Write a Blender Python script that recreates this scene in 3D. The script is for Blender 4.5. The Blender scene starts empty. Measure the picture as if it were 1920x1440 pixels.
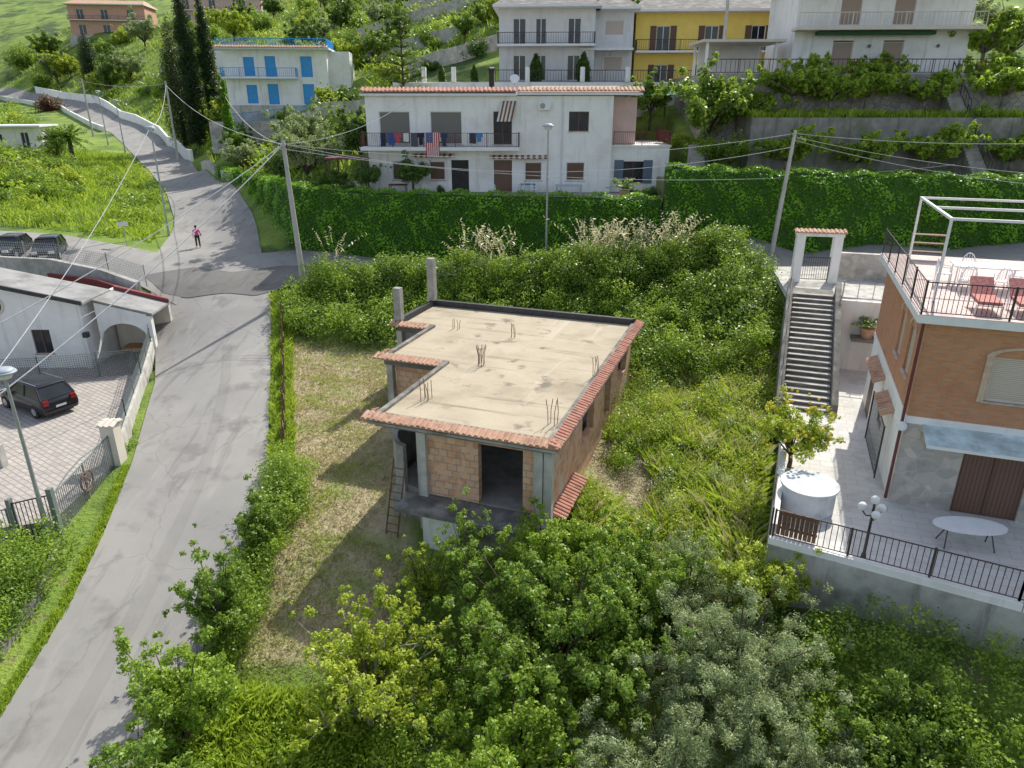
import bpy, math, random
import numpy as np
from mathutils import Vector, Matrix
random.seed(7); R=np.random.RandomState(7)
scene=bpy.context.scene; COL=scene.collection
rad=math.radians
# ---------------------------------------------------------------- materials
def _nt(name):
    m=bpy.data.materials.new(name); m.use_nodes=True
    nt=m.node_tree; nt.nodes.clear()
    o=nt.nodes.new('ShaderNodeOutputMaterial'); b=nt.nodes.new('ShaderNodeBsdfPrincipled')
    nt.links.new(b.outputs[0],o.inputs[0]); return m,nt,b,o
def c4(c): return (c[0],c[1],c[2],1)
def mixrgb(nt,a,b,fac,mode='MIX'):
    n=nt.nodes.new('ShaderNodeMix'); n.data_type='RGBA'; n.blend_type=mode
    for s,v in ((6,a),(7,b)):
        if isinstance(v,tuple): n.inputs[s].default_value=c4(v)
        else: nt.links.new(v,n.inputs[s])
    if isinstance(fac,(int,float)): n.inputs[0].default_value=fac
    else: nt.links.new(fac,n.inputs[0])
    return n.outputs[2]
def noise(nt,co,scale,detail=4,lo=.35,hi=.65,rough=.6,st=None):
    if st:
        mp=nt.nodes.new('ShaderNodeMapping'); mp.inputs['Scale'].default_value=st; nt.links.new(co,mp.inputs[0]); co=mp.outputs[0]
    n=nt.nodes.new('ShaderNodeTexNoise'); n.inputs['Scale'].default_value=scale; n.inputs['Detail'].default_value=detail; n.inputs['Roughness'].default_value=rough
    nt.links.new(co,n.inputs['Vector'])
    r=nt.nodes.new('ShaderNodeMapRange'); r.inputs[1].default_value=lo; r.inputs[2].default_value=hi
    nt.links.new(n.outputs[0],r.inputs[0]); return r.outputs[0]
def tc(nt,kind='Object'):
    return nt.nodes.new('ShaderNodeTexCoord').outputs[kind]
def bump(nt,b,h,strength=.3,dist=.02):
    n=nt.nodes.new('ShaderNodeBump'); n.inputs['Strength'].default_value=strength; n.inputs['Distance'].default_value=dist
    nt.links.new(h,n.inputs['Height']); nt.links.new(n.outputs[0],b.inputs['Normal'])
def mat(name,c1,c2=None,scale=3,rough=.85,bmp=.2,metal=0,c3=None,s3=.4,fine=25,streak=None):
    m,nt,b,o=_nt(name); co=tc(nt)
    if c2 is None: c2=tuple(x*.8 for x in c1)
    col=mixrgb(nt,c1,c2,noise(nt,co,scale,6))
    if c3 is not None: col=mixrgb(nt,col,c3,noise(nt,co,s3,5,.5,.68))
    if streak: col=mixrgb(nt,col,streak,noise(nt,co,1.0,6,.54,.74,st=(2.2,2.2,.25)))
    nt.links.new(col,b.inputs['Base Color']); b.inputs['Roughness'].default_value=rough; b.inputs['Metallic'].default_value=metal
    if bmp: bump(nt,b,noise(nt,co,fine,4,0,1),bmp)
    return m
def wallvec(nt,co):
    s=nt.nodes.new('ShaderNodeSeparateXYZ'); nt.links.new(co,s.inputs[0])
    a=nt.nodes.new('ShaderNodeMath'); a.operation='ADD'; nt.links.new(s.outputs[0],a.inputs[0]); nt.links.new(s.outputs[1],a.inputs[1])
    c=nt.nodes.new('ShaderNodeCombineXYZ'); nt.links.new(a.outputs[0],c.inputs[0]); nt.links.new(s.outputs[2],c.inputs[1]); return c.outputs[0]
def brickmat(name,ca,cb,mortar,bw,bh,ms=.015,wall=True,rough=.9,dirt=None,rot=0,var=.72,patch=None):
    m,nt,b,o=_nt(name); co=tc(nt); v=wallvec(nt,co) if wall else co
    if rot:
        mp=nt.nodes.new('ShaderNodeMapping'); mp.inputs['Rotation'].default_value=(0,0,rot); nt.links.new(v,mp.inputs[0]); v=mp.outputs[0]
    t=nt.nodes.new('ShaderNodeTexBrick'); nt.links.new(v,t.inputs['Vector'])
    t.inputs['Color1'].default_value=c4(ca); t.inputs['Color2'].default_value=c4(cb); t.inputs['Mortar'].default_value=c4(mortar)
    t.inputs['Scale'].default_value=1; t.inputs['Brick Width'].default_value=bw; t.inputs['Row Height'].default_value=bh; t.inputs['Mortar Size'].default_value=ms
    col=mixrgb(nt,t.outputs[0],tuple(x*var for x in ca),noise(nt,co,1.3,6,.5,.8))
    if patch: col=mixrgb(nt,col,patch,noise(nt,co,2.3,3,.5,.6))
    if dirt: col=mixrgb(nt,col,dirt,noise(nt,co,.7,5,.58,.66))
    nt.links.new(col,b.inputs['Base Color']); b.inputs['Roughness'].default_value=rough
    inv=nt.nodes.new('ShaderNodeMath'); inv.operation='SUBTRACT'; inv.inputs[0].default_value=1; nt.links.new(t.outputs['Fac'],inv.inputs[1])
    bump(nt,b,inv.outputs[0],.6,.03); return m
def stonemat(name,c1,c2,mortar,scale=2.2):
    m,nt,b,o=_nt(name); co=tc(nt)
    v=nt.nodes.new('ShaderNodeTexVoronoi'); v.inputs['Scale'].default_value=scale; nt.links.new(co,v.inputs['Vector'])
    e=nt.nodes.new('ShaderNodeTexVoronoi'); e.feature='DISTANCE_TO_EDGE'; e.inputs['Scale'].default_value=scale; nt.links.new(co,e.inputs['Vector'])
    s=nt.nodes.new('ShaderNodeSeparateColor'); nt.links.new(v.outputs['Color'],s.inputs[0])
    col=mixrgb(nt,c1,c2,s.outputs[0])
    r=nt.nodes.new('ShaderNodeMapRange'); r.inputs[1].default_value=.02; r.inputs[2].default_value=.07; nt.links.new(e.outputs['Distance'],r.inputs[0])
    col=mixrgb(nt,mortar,col,r.outputs[0]); col=mixrgb(nt,col,tuple(x*.5 for x in c1),noise(nt,co,.8,5,.5,.8))
    nt.links.new(col,b.inputs['Base Color']); b.inputs['Roughness'].default_value=.9; bump(nt,b,r.outputs[0],.5,.03); return m
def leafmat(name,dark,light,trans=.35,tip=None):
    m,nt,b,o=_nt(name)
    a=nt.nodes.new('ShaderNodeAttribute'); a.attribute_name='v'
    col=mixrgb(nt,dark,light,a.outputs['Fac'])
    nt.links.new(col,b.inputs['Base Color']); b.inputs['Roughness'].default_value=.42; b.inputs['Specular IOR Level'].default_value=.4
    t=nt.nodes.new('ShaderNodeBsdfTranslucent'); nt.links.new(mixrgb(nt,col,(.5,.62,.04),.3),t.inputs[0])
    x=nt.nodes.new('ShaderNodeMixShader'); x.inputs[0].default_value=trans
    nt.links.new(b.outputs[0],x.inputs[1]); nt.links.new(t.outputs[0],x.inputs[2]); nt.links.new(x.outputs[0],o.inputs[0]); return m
def slatmat(name,c,period=.06,axis=2):
    m,nt,b,o=_nt(name); co=tc(nt)
    s=nt.nodes.new('ShaderNodeSeparateXYZ'); nt.links.new(co,s.inputs[0])
    w=nt.nodes.new('ShaderNodeMath'); w.operation='FRACT'; d=nt.nodes.new('ShaderNodeMath'); d.operation='DIVIDE'; d.inputs[1].default_value=period
    nt.links.new(s.outputs[axis],d.inputs[0]); nt.links.new(d.outputs[0],w.inputs[0])
    r=nt.nodes.new('ShaderNodeMapRange'); r.inputs[1].default_value=.0; r.inputs[2].default_value=.35; nt.links.new(w.outputs[0],r.inputs[0])
    nt.links.new(mixrgb(nt,tuple(x*.45 for x in c),c,r.outputs[0]),b.inputs['Base Color']); b.inputs['Roughness'].default_value=.6; bump(nt,b,r.outputs[0],.5,.01); return m
def glassmat(name,c=(.02,.025,.03),r=.08):
    m,nt,b,o=_nt(name); b.inputs['Roughness'].default_value=r
    nt.links.new(mixrgb(nt,c,tuple(x*1.8 for x in c),noise(nt,tc(nt),1.5)),b.inputs['Base Color']); return m

WHITE=mat('white_plaster',(.88,.87,.84),(.82,.81,.78),1.2,.9,.1,c3=(.72,.7,.65),s3=.35,streak=(.64,.62,.57))
WHITE2=mat('white_paint',(.82,.82,.82),(.74,.74,.74),2,.6,.05)
GREYP=mat('grey_plaster',(.74,.74,.73),(.66,.66,.65),1.5,.9,.1,streak=(.55,.54,.52))
CONC=mat('concrete',(.42,.4,.37),(.3,.285,.26),2.2,.95,.4,c3=(.2,.19,.16),s3=.8)
CONCD=mat('dark_stained_concrete',(.22,.21,.19),(.12,.115,.1),1.5,.95,.4,c3=(.33,.31,.28),s3=1.2)
CONCL=mat('light_concrete',(.58,.56,.52),(.46,.44,.4),2.2,.95,.3,c3=(.3,.285,.25),s3=.6,streak=(.24,.23,.2))
def deckmat():
    m,nt,b,o=_nt('pale_roof_screed'); co=tc(nt)
    c=mixrgb(nt,(.5,.43,.315),(.43,.365,.265),noise(nt,co,.5,7)); c=mixrgb(nt,c,(.34,.285,.2),noise(nt,co,.3,9,.52,.66))
    c=mixrgb(nt,c,(.26,.22,.16),noise(nt,co,1,6,.57,.7,st=(.12,1.8,1))); c=mixrgb(nt,c,(.57,.5,.39),noise(nt,co,1,6,.58,.75,st=(1.1,.1,1)))
    c=mixrgb(nt,c,(.35,.295,.22),noise(nt,co,30,3,.52,.75)); c=mixrgb(nt,c,(.2,.175,.13),noise(nt,co,1.1,10,.59,.7))
    w=nt.nodes.new('ShaderNodeTexBrick'); mp=nt.nodes.new('ShaderNodeMapping'); nt.links.new(co,mp.inputs[0]); nt.links.new(mp.outputs[0],w.inputs['Vector'])
    w.inputs['Scale'].default_value=1; w.inputs['Brick Width'].default_value=30; w.inputs['Row Height'].default_value=1.25; w.inputs['Mortar Size'].default_value=.02; w.inputs['Color1'].default_value=(0,0,0,1);w.inputs['Color2'].default_value=(0,0,0,1);w.inputs['Mortar'].default_value=(1,1,1,1)
    ml=nt.nodes.new('ShaderNodeMath'); ml.operation='MULTIPLY'; nt.links.new(w.outputs['Fac'],ml.inputs[0]); nt.links.new(noise(nt,co,.5,5,.4,.7),ml.inputs[1])
    c=mixrgb(nt,c,(.26,.22,.17),ml.outputs[0])
    nt.links.new(c,b.inputs['Base Color']); b.inputs['Roughness'].default_value=.95; bump(nt,b,noise(nt,co,12,6,0,1),.4); return m
DECK=deckmat()
BITUM=mat('black_bitumen',(.03,.03,.033),(.06,.06,.06),4,.7,.3)
TERRA=mat('terracotta_tile',(.5,.27,.17),(.58,.38,.27),3,.85,.4,c3=(.36,.22,.15),s3=2.2,fine=9)
TERRAR=mat('red_clay_tile',(.46,.19,.13),(.52,.29,.21),3,.85,.4,c3=(.3,.16,.12),s3=2.2,fine=9)
BRICKH=brickmat('hollow_clay_block',(.66,.31,.16),(.78,.52,.33),(.4,.33,.27),.36,.27,.022,dirt=(.66,.56,.45),var=.7,patch=(.74,.46,.3))
BRICKO=brickmat('orange_face_brick',(.5,.22,.11),(.57,.28,.15),(.45,.3,.2),.26,.075,.008,var=.85)
BRICKS=brickmat('red_side_block',(.56,.27,.15),(.7,.45,.3),(.38,.33,.29),.34,.26,.022,dirt=(.54,.48,.41),var=.7,patch=(.64,.4,.27))
PAVER=brickmat('courtyard_pavers',(.4,.36,.325),(.47,.425,.385),(.29,.26,.235),.5,.25,.03,wall=False,rot=.6)
PATIO=brickmat('patio_tiles',(.6,.58,.55),(.66,.64,.61),(.49,.47,.44),.8,.4,.012,wall=False,rot=rad(20))
PINKT=brickmat('pale_pink_tiles',(.66,.52,.48),(.72,.58,.53),(.5,.42,.38),.3,.3,.01,wall=False)
STONE=stonemat('rubble_stone',(.4,.38,.35),(.62,.56,.48),(.5,.48,.44),2.6)
STONEG=stonemat('grey_stone_wall',(.34,.33,.3),(.48,.44,.39),(.25,.24,.22),2)
IRON=mat('black_iron',(.03,.03,.035),(.05,.045,.04),8,.5,.05)
RUST=mat('rusty_iron',(.22,.12,.07),(.13,.07,.045),6,.8,.3)
REDI=mat('red_brown_iron',(.16,.045,.035),(.11,.03,.03),6,.6,.1)
BRI=mat('dark_brown_iron',(.06,.04,.035),(.09,.055,.04),8,.6,.1)
STEEL=mat('galvanised_steel',(.42,.44,.45),(.34,.35,.36),3,.45,.05,.5)
POLEM=mat('pole_concrete',(.5,.48,.44),(.4,.38,.35),2,.9,.2)
WOODB=slatmat('brown_roller_slats',(.15,.085,.055)); WOODV=slatmat('brown_board_door',(.17,.095,.065),.12,0)
ROLLG=slatmat('grey_roller_slats',(.2,.19,.17)); ROLLW=slatmat('cream_roller_slats',(.6,.52,.45)); ROLLT=slatmat('tan_shutter_slats',(.42,.32,.26))
BLUEW=mat('blue_paint',(.03,.33,.72),(.04,.28,.62),3,.5,.05); SLATEB=slatmat('slate_blue_shutter',(.14,.18,.24),.07)
GLASS=glassmat('window_glass'); GLASSC=glassmat('canopy_glass',(.4,.52,.54),.15); GLASSK=glassmat('tinted_car_glass',(.012,.014,.018),.2)
DARK=mat('dark_interior',(.05,.047,.042),(.035,.035,.035),2,.95,0)
YELLOW=mat('yellow_plaster',(.92,.7,.18),(.85,.63,.15),1.5,.9,.1)
PINK=mat('pink_plaster',(.7,.5,.46),(.63,.45,.41),1.5,.9,.1); SALMON=mat('salmon_plaster',(.66,.38,.29),(.58,.33,.25),1.5,.9,.1); CREAM=mat('cream_plaster',(.7,.64,.55),(.62,.56,.47),1.5,.9,.1)
MAROON=mat('maroon_band',(.26,.04,.04),(.2,.035,.035),2,.6,.05)
BARK=mat('tree_bark',(.13,.1,.07),(.07,.055,.04),9,.95,.6); BARKG=mat('pale_bark',(.3,.27,.22),(.18,.16,.13),9,.95,.5)
BLACKP=mat('black_car_paint',(.015,.016,.02),(.02,.02,.024),1,.2,0); TYRE=mat('tyre_rubber',(.02,.02,.02),(.03,.03,.03),9,.9,.1)
REDL=mat('red_lamp_lens',(.4,.01,.01),(.3,.01,.01),3,.3,0); WHT=mat('white_lens',(.7,.7,.68),(.65,.65,.65),3,.2,0)
REDF=mat('red_fabric',(.45,.12,.1),(.55,.28,.25),12,.9,.1); SKIN=mat('skin',(.5,.3,.22),(.45,.27,.2),6,.6,0); PINKF=mat('pink_cloth',(.85,.06,.32),(.75,.05,.28),6,.9,0); BLKF=mat('black_cloth',(.02,.02,.025),(.03,.03,.03),6,.9,0); HAIR=mat('dark_hair',(.03,.02,.015),(.05,.03,.02),20,.8,0)
L_BRIGHT=leafmat('bright_leaf',(.11,.23,.015),(.46,.62,.08),.45)
L_MID=leafmat('green_leaf',(.055,.14,.02),(.33,.48,.07),.42)
L_DARK=leafmat('dark_leaf',(.03,.085,.018),(.17,.3,.05),.32)
L_OLIVE=leafmat('olive_leaf',(.12,.19,.055),(.54,.63,.35),.36)
L_YEL=leafmat('yellow_green_leaf',(.2,.31,.02),(.66,.72,.1),.45)
L_IVY=leafmat('ivy_leaf',(.05,.18,.01),(.26,.53,.035),.38)
L_CYP=leafmat('cypress_leaf',(.014,.04,.012),(.045,.095,.025),.12)
L_PAMP=leafmat('reed_plume',(.42,.37,.22),(.78,.7,.5),.4)
L_GRASS=leafmat('grass_blade',(.18,.32,.02),(.56,.68,.1),.48)
L_DRY=leafmat('dry_grass_blade',(.34,.28,.14),(.7,.61,.4),.35)
L_TWIG=leafmat('dead_twig',(.14,.11,.08),(.38,.31,.24),.1)
L_PURP=leafmat('purple_leaf',(.08,.025,.03),(.22,.07,.08),.3)
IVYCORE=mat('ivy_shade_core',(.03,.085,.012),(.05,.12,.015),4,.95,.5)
LEMON=mat('lemon_peel',(.85,.6,.04),(.75,.54,.04),5,.5,.05)
GREENC=mat('green_canvas',(.04,.12,.06),None,4,.8,0)
# ---------------------------------------------------------------- builder
class B:
    def __init__(s): s.v=[];s.f=[];s.m=[]
    def hexa(s,p,m=0):
        o=len(s.v); s.v+=[tuple(q) for q in p]
        for f in ((0,3,2,1),(4,5,6,7),(0,1,5,4),(1,2,6,5),(2,3,7,6),(3,0,4,7)): s.f.append(tuple(o+i for i in f)); s.m.append(m)
        return s
    def box(s,x0,x1,y0,y1,z0,z1,m=0): return s.hexa([(x0,y0,z0),(x1,y0,z0),(x1,y1,z0),(x0,y1,z0),(x0,y0,z1),(x1,y0,z1),(x1,y1,z1),(x0,y1,z1)],m)
    def prism(s,pts,z0,z1,m=0,mt=None):
        n=len(pts); g=lambda z,i: z[i] if isinstance(z,(list,tuple)) else z
        ar=sum(pts[i][0]*pts[(i+1)%n][1]-pts[(i+1)%n][0]*pts[i][1] for i in range(n))
        if ar<0: pts=pts[::-1]
        o=len(s.v); s.v+=[(p[0],p[1],g(z0,i)) for i,p in enumerate(pts)]+[(p[0],p[1],g(z1,i)) for i,p in enumerate(pts)]
        s.f.append(tuple(o+i for i in range(n))[::-1]); s.m.append(m); s.f.append(tuple(o+n+i for i in range(n))); s.m.append(m if mt is None else mt)
        for i in range(n):
            j=(i+1)%n; s.f.append((o+i,o+j,o+n+j,o+n+i)); s.m.append(m)
        return s
    def cyl(s,p0,p1,r0,r1=None,n=8,m=0,cap=True):
        if r1 is None: r1=r0
        p0=Vector(p0);p1=Vector(p1); d=(p1-p0)
        if d.length<1e-6: return s
        d.normalize(); a=d.orthogonal().normalized(); b=d.cross(a); o=len(s.v)
        for p,r in ((p0,r0),(p1,r1)):
            for i in range(n):
                t=2*math.pi*i/n; s.v.append(tuple(p+a*math.cos(t)*r+b*math.sin(t)*r))
        for i in range(n):
            j=(i+1)%n; s.f.append((o+i,o+j,o+n+j,o+n+i)); s.m.append(m)
        if cap: s.f.append(tuple(o+i for i in range(n))[::-1]); s.f.append(tuple(o+n+i for i in range(n))); s.m+=[m,m]
        return s
    def tube(s,pts,r,n=6,m=0,r2=None):
        k=len(pts)-1
        for i in range(k):
            a=r if r2 is None else r+(r2-r)*i/k; b=r if r2 is None else r+(r2-r)*(i+1)/k
            s.cyl(pts[i],pts[i+1],a,b,n,m)
        return s
    def ball(s,c,rx,ry=None,rz=None,n=10,k=6,m=0):
        ry=ry or rx; rz=rz or rx; o=len(s.v)
        for i in range(k+1):
            p=math.pi*i/k
            for j in range(n):
                t=2*math.pi*j/n; s.v.append((c[0]+rx*math.sin(p)*math.cos(t),c[1]+ry*math.sin(p)*math.sin(t),c[2]+rz*math.cos(p)))
        for i in range(k):
            for j in range(n):
                s.f.append((o+i*n+j,o+(i+1)*n+j,o+(i+1)*n+(j+1)%n,o+i*n+(j+1)%n)); s.m.append(m)
        return s
    def wall(s,x0,y0,x1,y1,z0,z1,t,ops=(),m=0):
        L=math.hypot(x1-x0,y1-y0); ux,uy=(x1-x0)/L,(y1-y0)/L; nx,ny=-uy*t,ux*t
        A=sorted(set([0,L]+[min(max(v,0),L) for o in ops for v in o[:2]]))
        for a,b in zip(A[:-1],A[1:]):
            if b-a<1e-4: continue
            mid=(a+b)/2; iv=sorted([(o[2],o[3]) for o in ops if o[0]<mid<o[1]]); z=z0; segs=[]
            for q in iv:
                if q[0]>z: segs.append((z,q[0]))
                z=max(z,q[1])
            if z<z1: segs.append((z,z1))
            for q in segs:
                P=[(x0+ux*a,y0+uy*a),(x0+ux*b,y0+uy*b),(x0+ux*b+nx,y0+uy*b+ny),(x0+ux*a+nx,y0+uy*a+ny)]
                s.hexa([(p[0],p[1],q[0]) for p in P]+[(p[0],p[1],q[1]) for p in P],m)
        return s
    def tiles(s,p0,p1,out,drop,m=0,w=.22,r=.085,n=5):
        p0=Vector(p0);p1=Vector(p1);L=(p1-p0).length;k=max(1,int(L/w));d=(p1-p0)/k;u=d.normalized();o=Vector(out);dv=o+Vector((0,0,-drop))
        up=Vector((0,0,1))
        s.hexa([p0-up*.04,p1-up*.04,p1+dv-up*.04,p0+dv-up*.04,p0,p1,p1+dv,p0+dv],m)
        for i in range(k):
            c=p0+d*(i+.5)+up*random.uniform(-.008,.012); ext=1+random.uniform(-.04,.08); b=len(s.v)
            for q in (c-dv*.02,c+dv*ext):
                for j in range(n):
                    t=math.pi*j/(n-1); s.v.append(tuple(q+u*math.cos(t)*r+up*math.sin(t)*r*.75))
            for j in range(n-1): s.f.append((b+j,b+j+1,b+n+j+1,b+n+j)); s.m.append(m)
            s.f.append(tuple(b+n+j for j in range(n))); s.m.append(m)
        return s
    def obj(s,name,parent=None,mats=None,smooth=False,loc=None,bev=0,**kw):
        me=bpy.data.meshes.new(name); me.from_pydata(s.v,[],s.f)
        for x in (mats or [WHITE]): me.materials.append(x)
        me.polygons.foreach_set('material_index',s.m)
        if smooth: me.polygons.foreach_set('use_smooth',[True]*len(s.f))
        me.update(); o=bpy.data.objects.new(name,me); COL.objects.link(o)
        if bev:
            md=o.modifiers.new('bevel','BEVEL'); md.width=bev; md.segments=3; md.limit_method='ANGLE'; md.angle_limit=.35
        if parent: o.parent=parent
        if loc: o.location=loc
        for k,v in kw.items(): o[k]=v
        return o
    def split(s,name,parent,mats=None,smooth=False,**kw):
        p=list(range(len(s.v)))
        def fd(a):
            while p[a]!=a: p[a]=p[p[a]]; a=p[a]
            return a
        for f in s.f:
            r=fd(f[0])
            for q in f[1:]: p[fd(q)]=r
        g={}
        for f,m in zip(s.f,s.m): g.setdefault(fd(f[0]),[]).append((f,m))
        out=[]
        for fs in g.values():
            b=B(); mp={}
            for f,m in fs:
                nf=[]
                for q in f:
                    if q not in mp: mp[q]=len(b.v); b.v.append(s.v[q])
                    nf.append(mp[q])
                b.f.append(tuple(nf)); b.m.append(m)
            out.append(b.obj(name,parent,mats,smooth,**kw))
        return out
def thing(name,label,cat,loc=(0,0,0),rz=0,group=None):
    o=bpy.data.objects.new(name,None); o.empty_display_size=.3; COL.objects.link(o); o.location=loc; o.rotation_euler=(0,0,rz); o['label']=label; o['category']=cat
    if group: o['group']=group
    return o
def tag(o,label,cat,group=None):
    o['label']=label;o['category']=cat
    if group:o['group']=group
    return o
def cp(src,loc,rz=0,sc=1,label=None,tilt=0):
    n=src.copy(); COL.objects.link(n); n.location=loc; n.rotation_euler=(tilt,0,rz); n.scale=(sc,)*3 if not isinstance(sc,tuple) else sc
    if label: n['label']=label
    def rec(a,b):
        for ch in list(a.children):
            k=ch.copy(); COL.objects.link(k); k.parent=b; rec(ch,k)
    rec(src,n); return n
# ---------------------------------------------------------------- terrain
CP=[(-12.3,8,-3),(-12.5,14.5,-2.3),(-12.8,20,-1.4),(-13.3,24,-.8),(-14,29,0),(-16.3,36,1.1),(-19.5,45,2.6),(-24,56,4.1),(-26,62,4.7),(-35.5,81,6.2),(-41.5,91,6.9),(-38,91.5,7.1),(-45,90.5,7.1),(-47.5,101,7.6),(-44,102,7.9),(-55,113,8.9),(-51.5,113.5,9),(-58.5,112.5,8.9),(-63,125,10.2),(-59,126,10.6),(-70.5,135,11),(-78,145,11.9),(-74,146,12.4),(-86,155,12.9),(-93.7,165,13.9),(-106,175,15),(-119,185,16.2),(-137,200,17.5),
(-10,14.5,-2.3),(-10,20,-1.5),(-10.5,26,-.4),(-13,36,.9),(-15.8,45,2.6),(-17.2,20,-1.3),(-18,28,-.2),
(-8,22,-.7),(-9.5,30,0),(-10.5,36,.6),(-11,41,1.2),(-7,41,1.1),(-3,41.5,1.2),(-2,28,.1),(4,30,.2),(3.5,22,-.6),(8,25,0),(9,33,.4),(12,38,1.4),(4,40.5,1.1),(-6,14,-2.5),(0,14,-2.6),(6,14,-2.0),(9,14,-.9),(10,12,-1.0),(14,12,-.6),(0,18,-1.6),(5,18,-1.3),
(-18,50,3.4),(-14,50,3.7),(-5,49.5,3.8),(5,49,4.2),(12,47,4.8),(17,46.5,5.2),(25,45.5,5.5),(35,45,5.6),(-12,46,3.0),(-3,46,3.4),(5,45.5,3.6),(12,43.5,4.2),(-13,43,2),(0,43,2),(8,42,2),
(-16,54.5,4),(-10,54,4),(-4,53.5,4),(4,53,4.3),(10,51.5,4.8),(20,50,5.3),(30,49.3,5.5),(40,49,5.6),
(12,25,.6),(20,25,1),(9.5,17,.1),(14,14,.2),(20,11,.3),(17,36,3.6),(30,30,2),(30,40,5),
(-5,66,9.5),(5,66,10.5),(-15,62,7.6),(-21,68,8.6),(-28,78,8),(14,54,9.8),(14,60,11.8),(17,66,14),(25,58,10),(35,58,10.5),(45,60,11),(25,66,13),(40,66,14),
(0,75,14.5),(10,75,15),(-10,72,12.6),(-20,78,13.2),(-26,90,14.2),(-31,93,13.5),(-12,90,17),(25,75,16),(40,80,18),
(0,100,24),(20,100,26),(-25,110,20),(-40,118,17),(-52,148,21),(60,100,26),(0,150,37),(-62,168,27),(-85,190,28),(-110,208,32),(-80,218,35),(-140,230,33),(-115,150,13.5),(-160,190,18),(100,200,50),(0,300,75),(-200,300,50),(200,300,80),(0,500,110),(-400,500,90),(400,500,110),(-300,100,5),(300,100,20),
(-33,62,5.4),(-40,70,6.5),(-46,60,5.6),(-55,80,7.8),(-60,98,8.4),(-80,120,10.5),(-85,95,9.5),(-36,53,4.9),(-44,54,5.1),(-30,51,4.2),(-24.5,47.5,3.1),
(-25,35,-.6),(-30,30,-.7),(-22,28,-.6),(-25,40,-.4),(-36,40,-.4),(-22,23,-1),(-19,14,-2.3),(-30,10,-3),(-30,20,-1.5),(-12,0,-4.5),(0,0,-5),(15,0,-4),(60,20,0),(0,-40,-12),(60,-40,-12),(-60,-40,-12),(-60,20,-2)]
CPn=np.array(CP,float); n_=len(CP)
_d=np.hypot(CPn[:,None,0]-CPn[None,:,0],CPn[:,None,1]-CPn[None,:,1])
_A=np.zeros((n_+3,n_+3)); _A[:n_,:n_]=np.sqrt(_d**2+1.0)+np.eye(n_)*-.02; _A[:n_,n_]=1;_A[:n_,n_+1:]=CPn[:,:2];_A[n_,:n_]=1;_A[n_+1:,:n_]=CPn[:,:2].T
_w=np.linalg.solve(_A,np.concatenate([CPn[:,2],[0,0,0]]))
def TV(x,y):
    x=np.asarray(x,float).ravel();y=np.asarray(y,float).ravel();out=np.empty(len(x))
    for i in range(0,len(x),20000):
        X=x[i:i+20000];Y=y[i:i+20000]
        out[i:i+20000]=np.sqrt((X[:,None]-CPn[:,0])**2+(Y[:,None]-CPn[:,1])**2+1.0)@_w[:n_]+_w[n_]+_w[n_+1]*X+_w[n_+2]*Y
    return out
def T(x,y): return float(TV([x],[y])[0])
RY=[4,14.3,20,23.8,28.2,35.9,45.3,52,62,81,101,125,165,185,200]
RR=[-10,-10.1,-10,-10,-10.9,-13.1,-15.8,-18.3,-22.1,-32.7,-44.6,-59.8,-90,-115,-134]
RL=[-14.8,-14.9,-15.2,-15.9,-16.9,-19.4,-23.7,-26.5,-29,-38.6,-50.8,-66.4,-97,-123,-142]
def redge(y): return np.interp(y,RY,RR)
def ledge(y): return np.interp(y,RY,RL)
def ax(segs):
    o=[]
    for a,b,s in segs: o+=list(np.arange(a,b,s))
    return np.array(o)
def inpoly(X,Y,P):
    c=np.zeros(X.shape,bool); n=len(P)
    for i in range(n):
        x0,y0=P[i];x1,y1=P[(i+1)%n]
        k=((y0>Y)!=(y1>Y))&(X<(x1-x0)*(Y-y0)/((y1-y0) if y1!=y0 else 1e-9)+x0); c^=k
    return c
P_COURT=[(-17.6,23.4),(-17.7,28.5),(-20,34.3),(-21.6,41.5),(-24.5,44.8),(-42,46),(-42,22),(-24,21.5)]
P_PATIO=[(7.95,18.7),(13.7,15.5),(22,11.2),(34,26),(24,37),(15.2,36.8),(12.1,29)]
P_TERR=[(-31,78.5),(-24,68.3),(-16.6,56),(-10,53.6),(0,52.6),(11,51.5),(13.5,52),(14,67),(-22,67),(-27,78)]
xs=ax([(-500,-152,16),(-152,-42,1.2),(-42,32,.5),(32,64,1),(64,500,16)]); ys=ax([(-60,4,4),(4,64,.5),(64,130,1),(130,232,2),(232,620,16)])
X,Y=np.meshgrid(xs,ys); Z=TV(X,Y).reshape(X.shape)
for P,zc in ((P_COURT,-.7),(P_PATIO,1.5),(P_TERR,7.7),([(-11,71),(-11,88),(28,88),(30,74),(13,71),(-2,70.5)],16.2)):
    k=inpoly(X,Y,P); Z[k]=np.minimum(Z[k],zc)
def grid_mesh(name,X,Y,Z,mat_):
    h,w=X.shape; me=bpy.data.meshes.new(name); V=np.stack([X.ravel(),Y.ravel(),Z.ravel()],1)
    i=np.arange(h*w).reshape(h,w); F=np.stack([i[:-1,:-1],i[:-1,1:],i[1:,1:],i[1:,:-1]],-1).reshape(-1,4)
    mesh_np(me,V,F); me.materials.append(mat_); me.polygons.foreach_set('use_smooth',np.ones(len(F),bool)); o=bpy.data.objects.new(name,me); COL.objects.link(o); return o
def mesh_np(me,V,F):
    k=F.shape[1]
    me.vertices.add(len(V)); me.vertices.foreach_set('co',V.astype(np.float32).ravel())
    me.loops.add(F.size); me.loops.foreach_set('vertex_index',F.astype(np.int32).ravel())
    me.polygons.add(len(F)); me.polygons.foreach_set('loop_start',np.arange(0,F.size,k,dtype=np.int32)); me.polygons.foreach_set('loop_total',np.full(len(F),k,np.int32))
    me.update(calc_edges=True)
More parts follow.
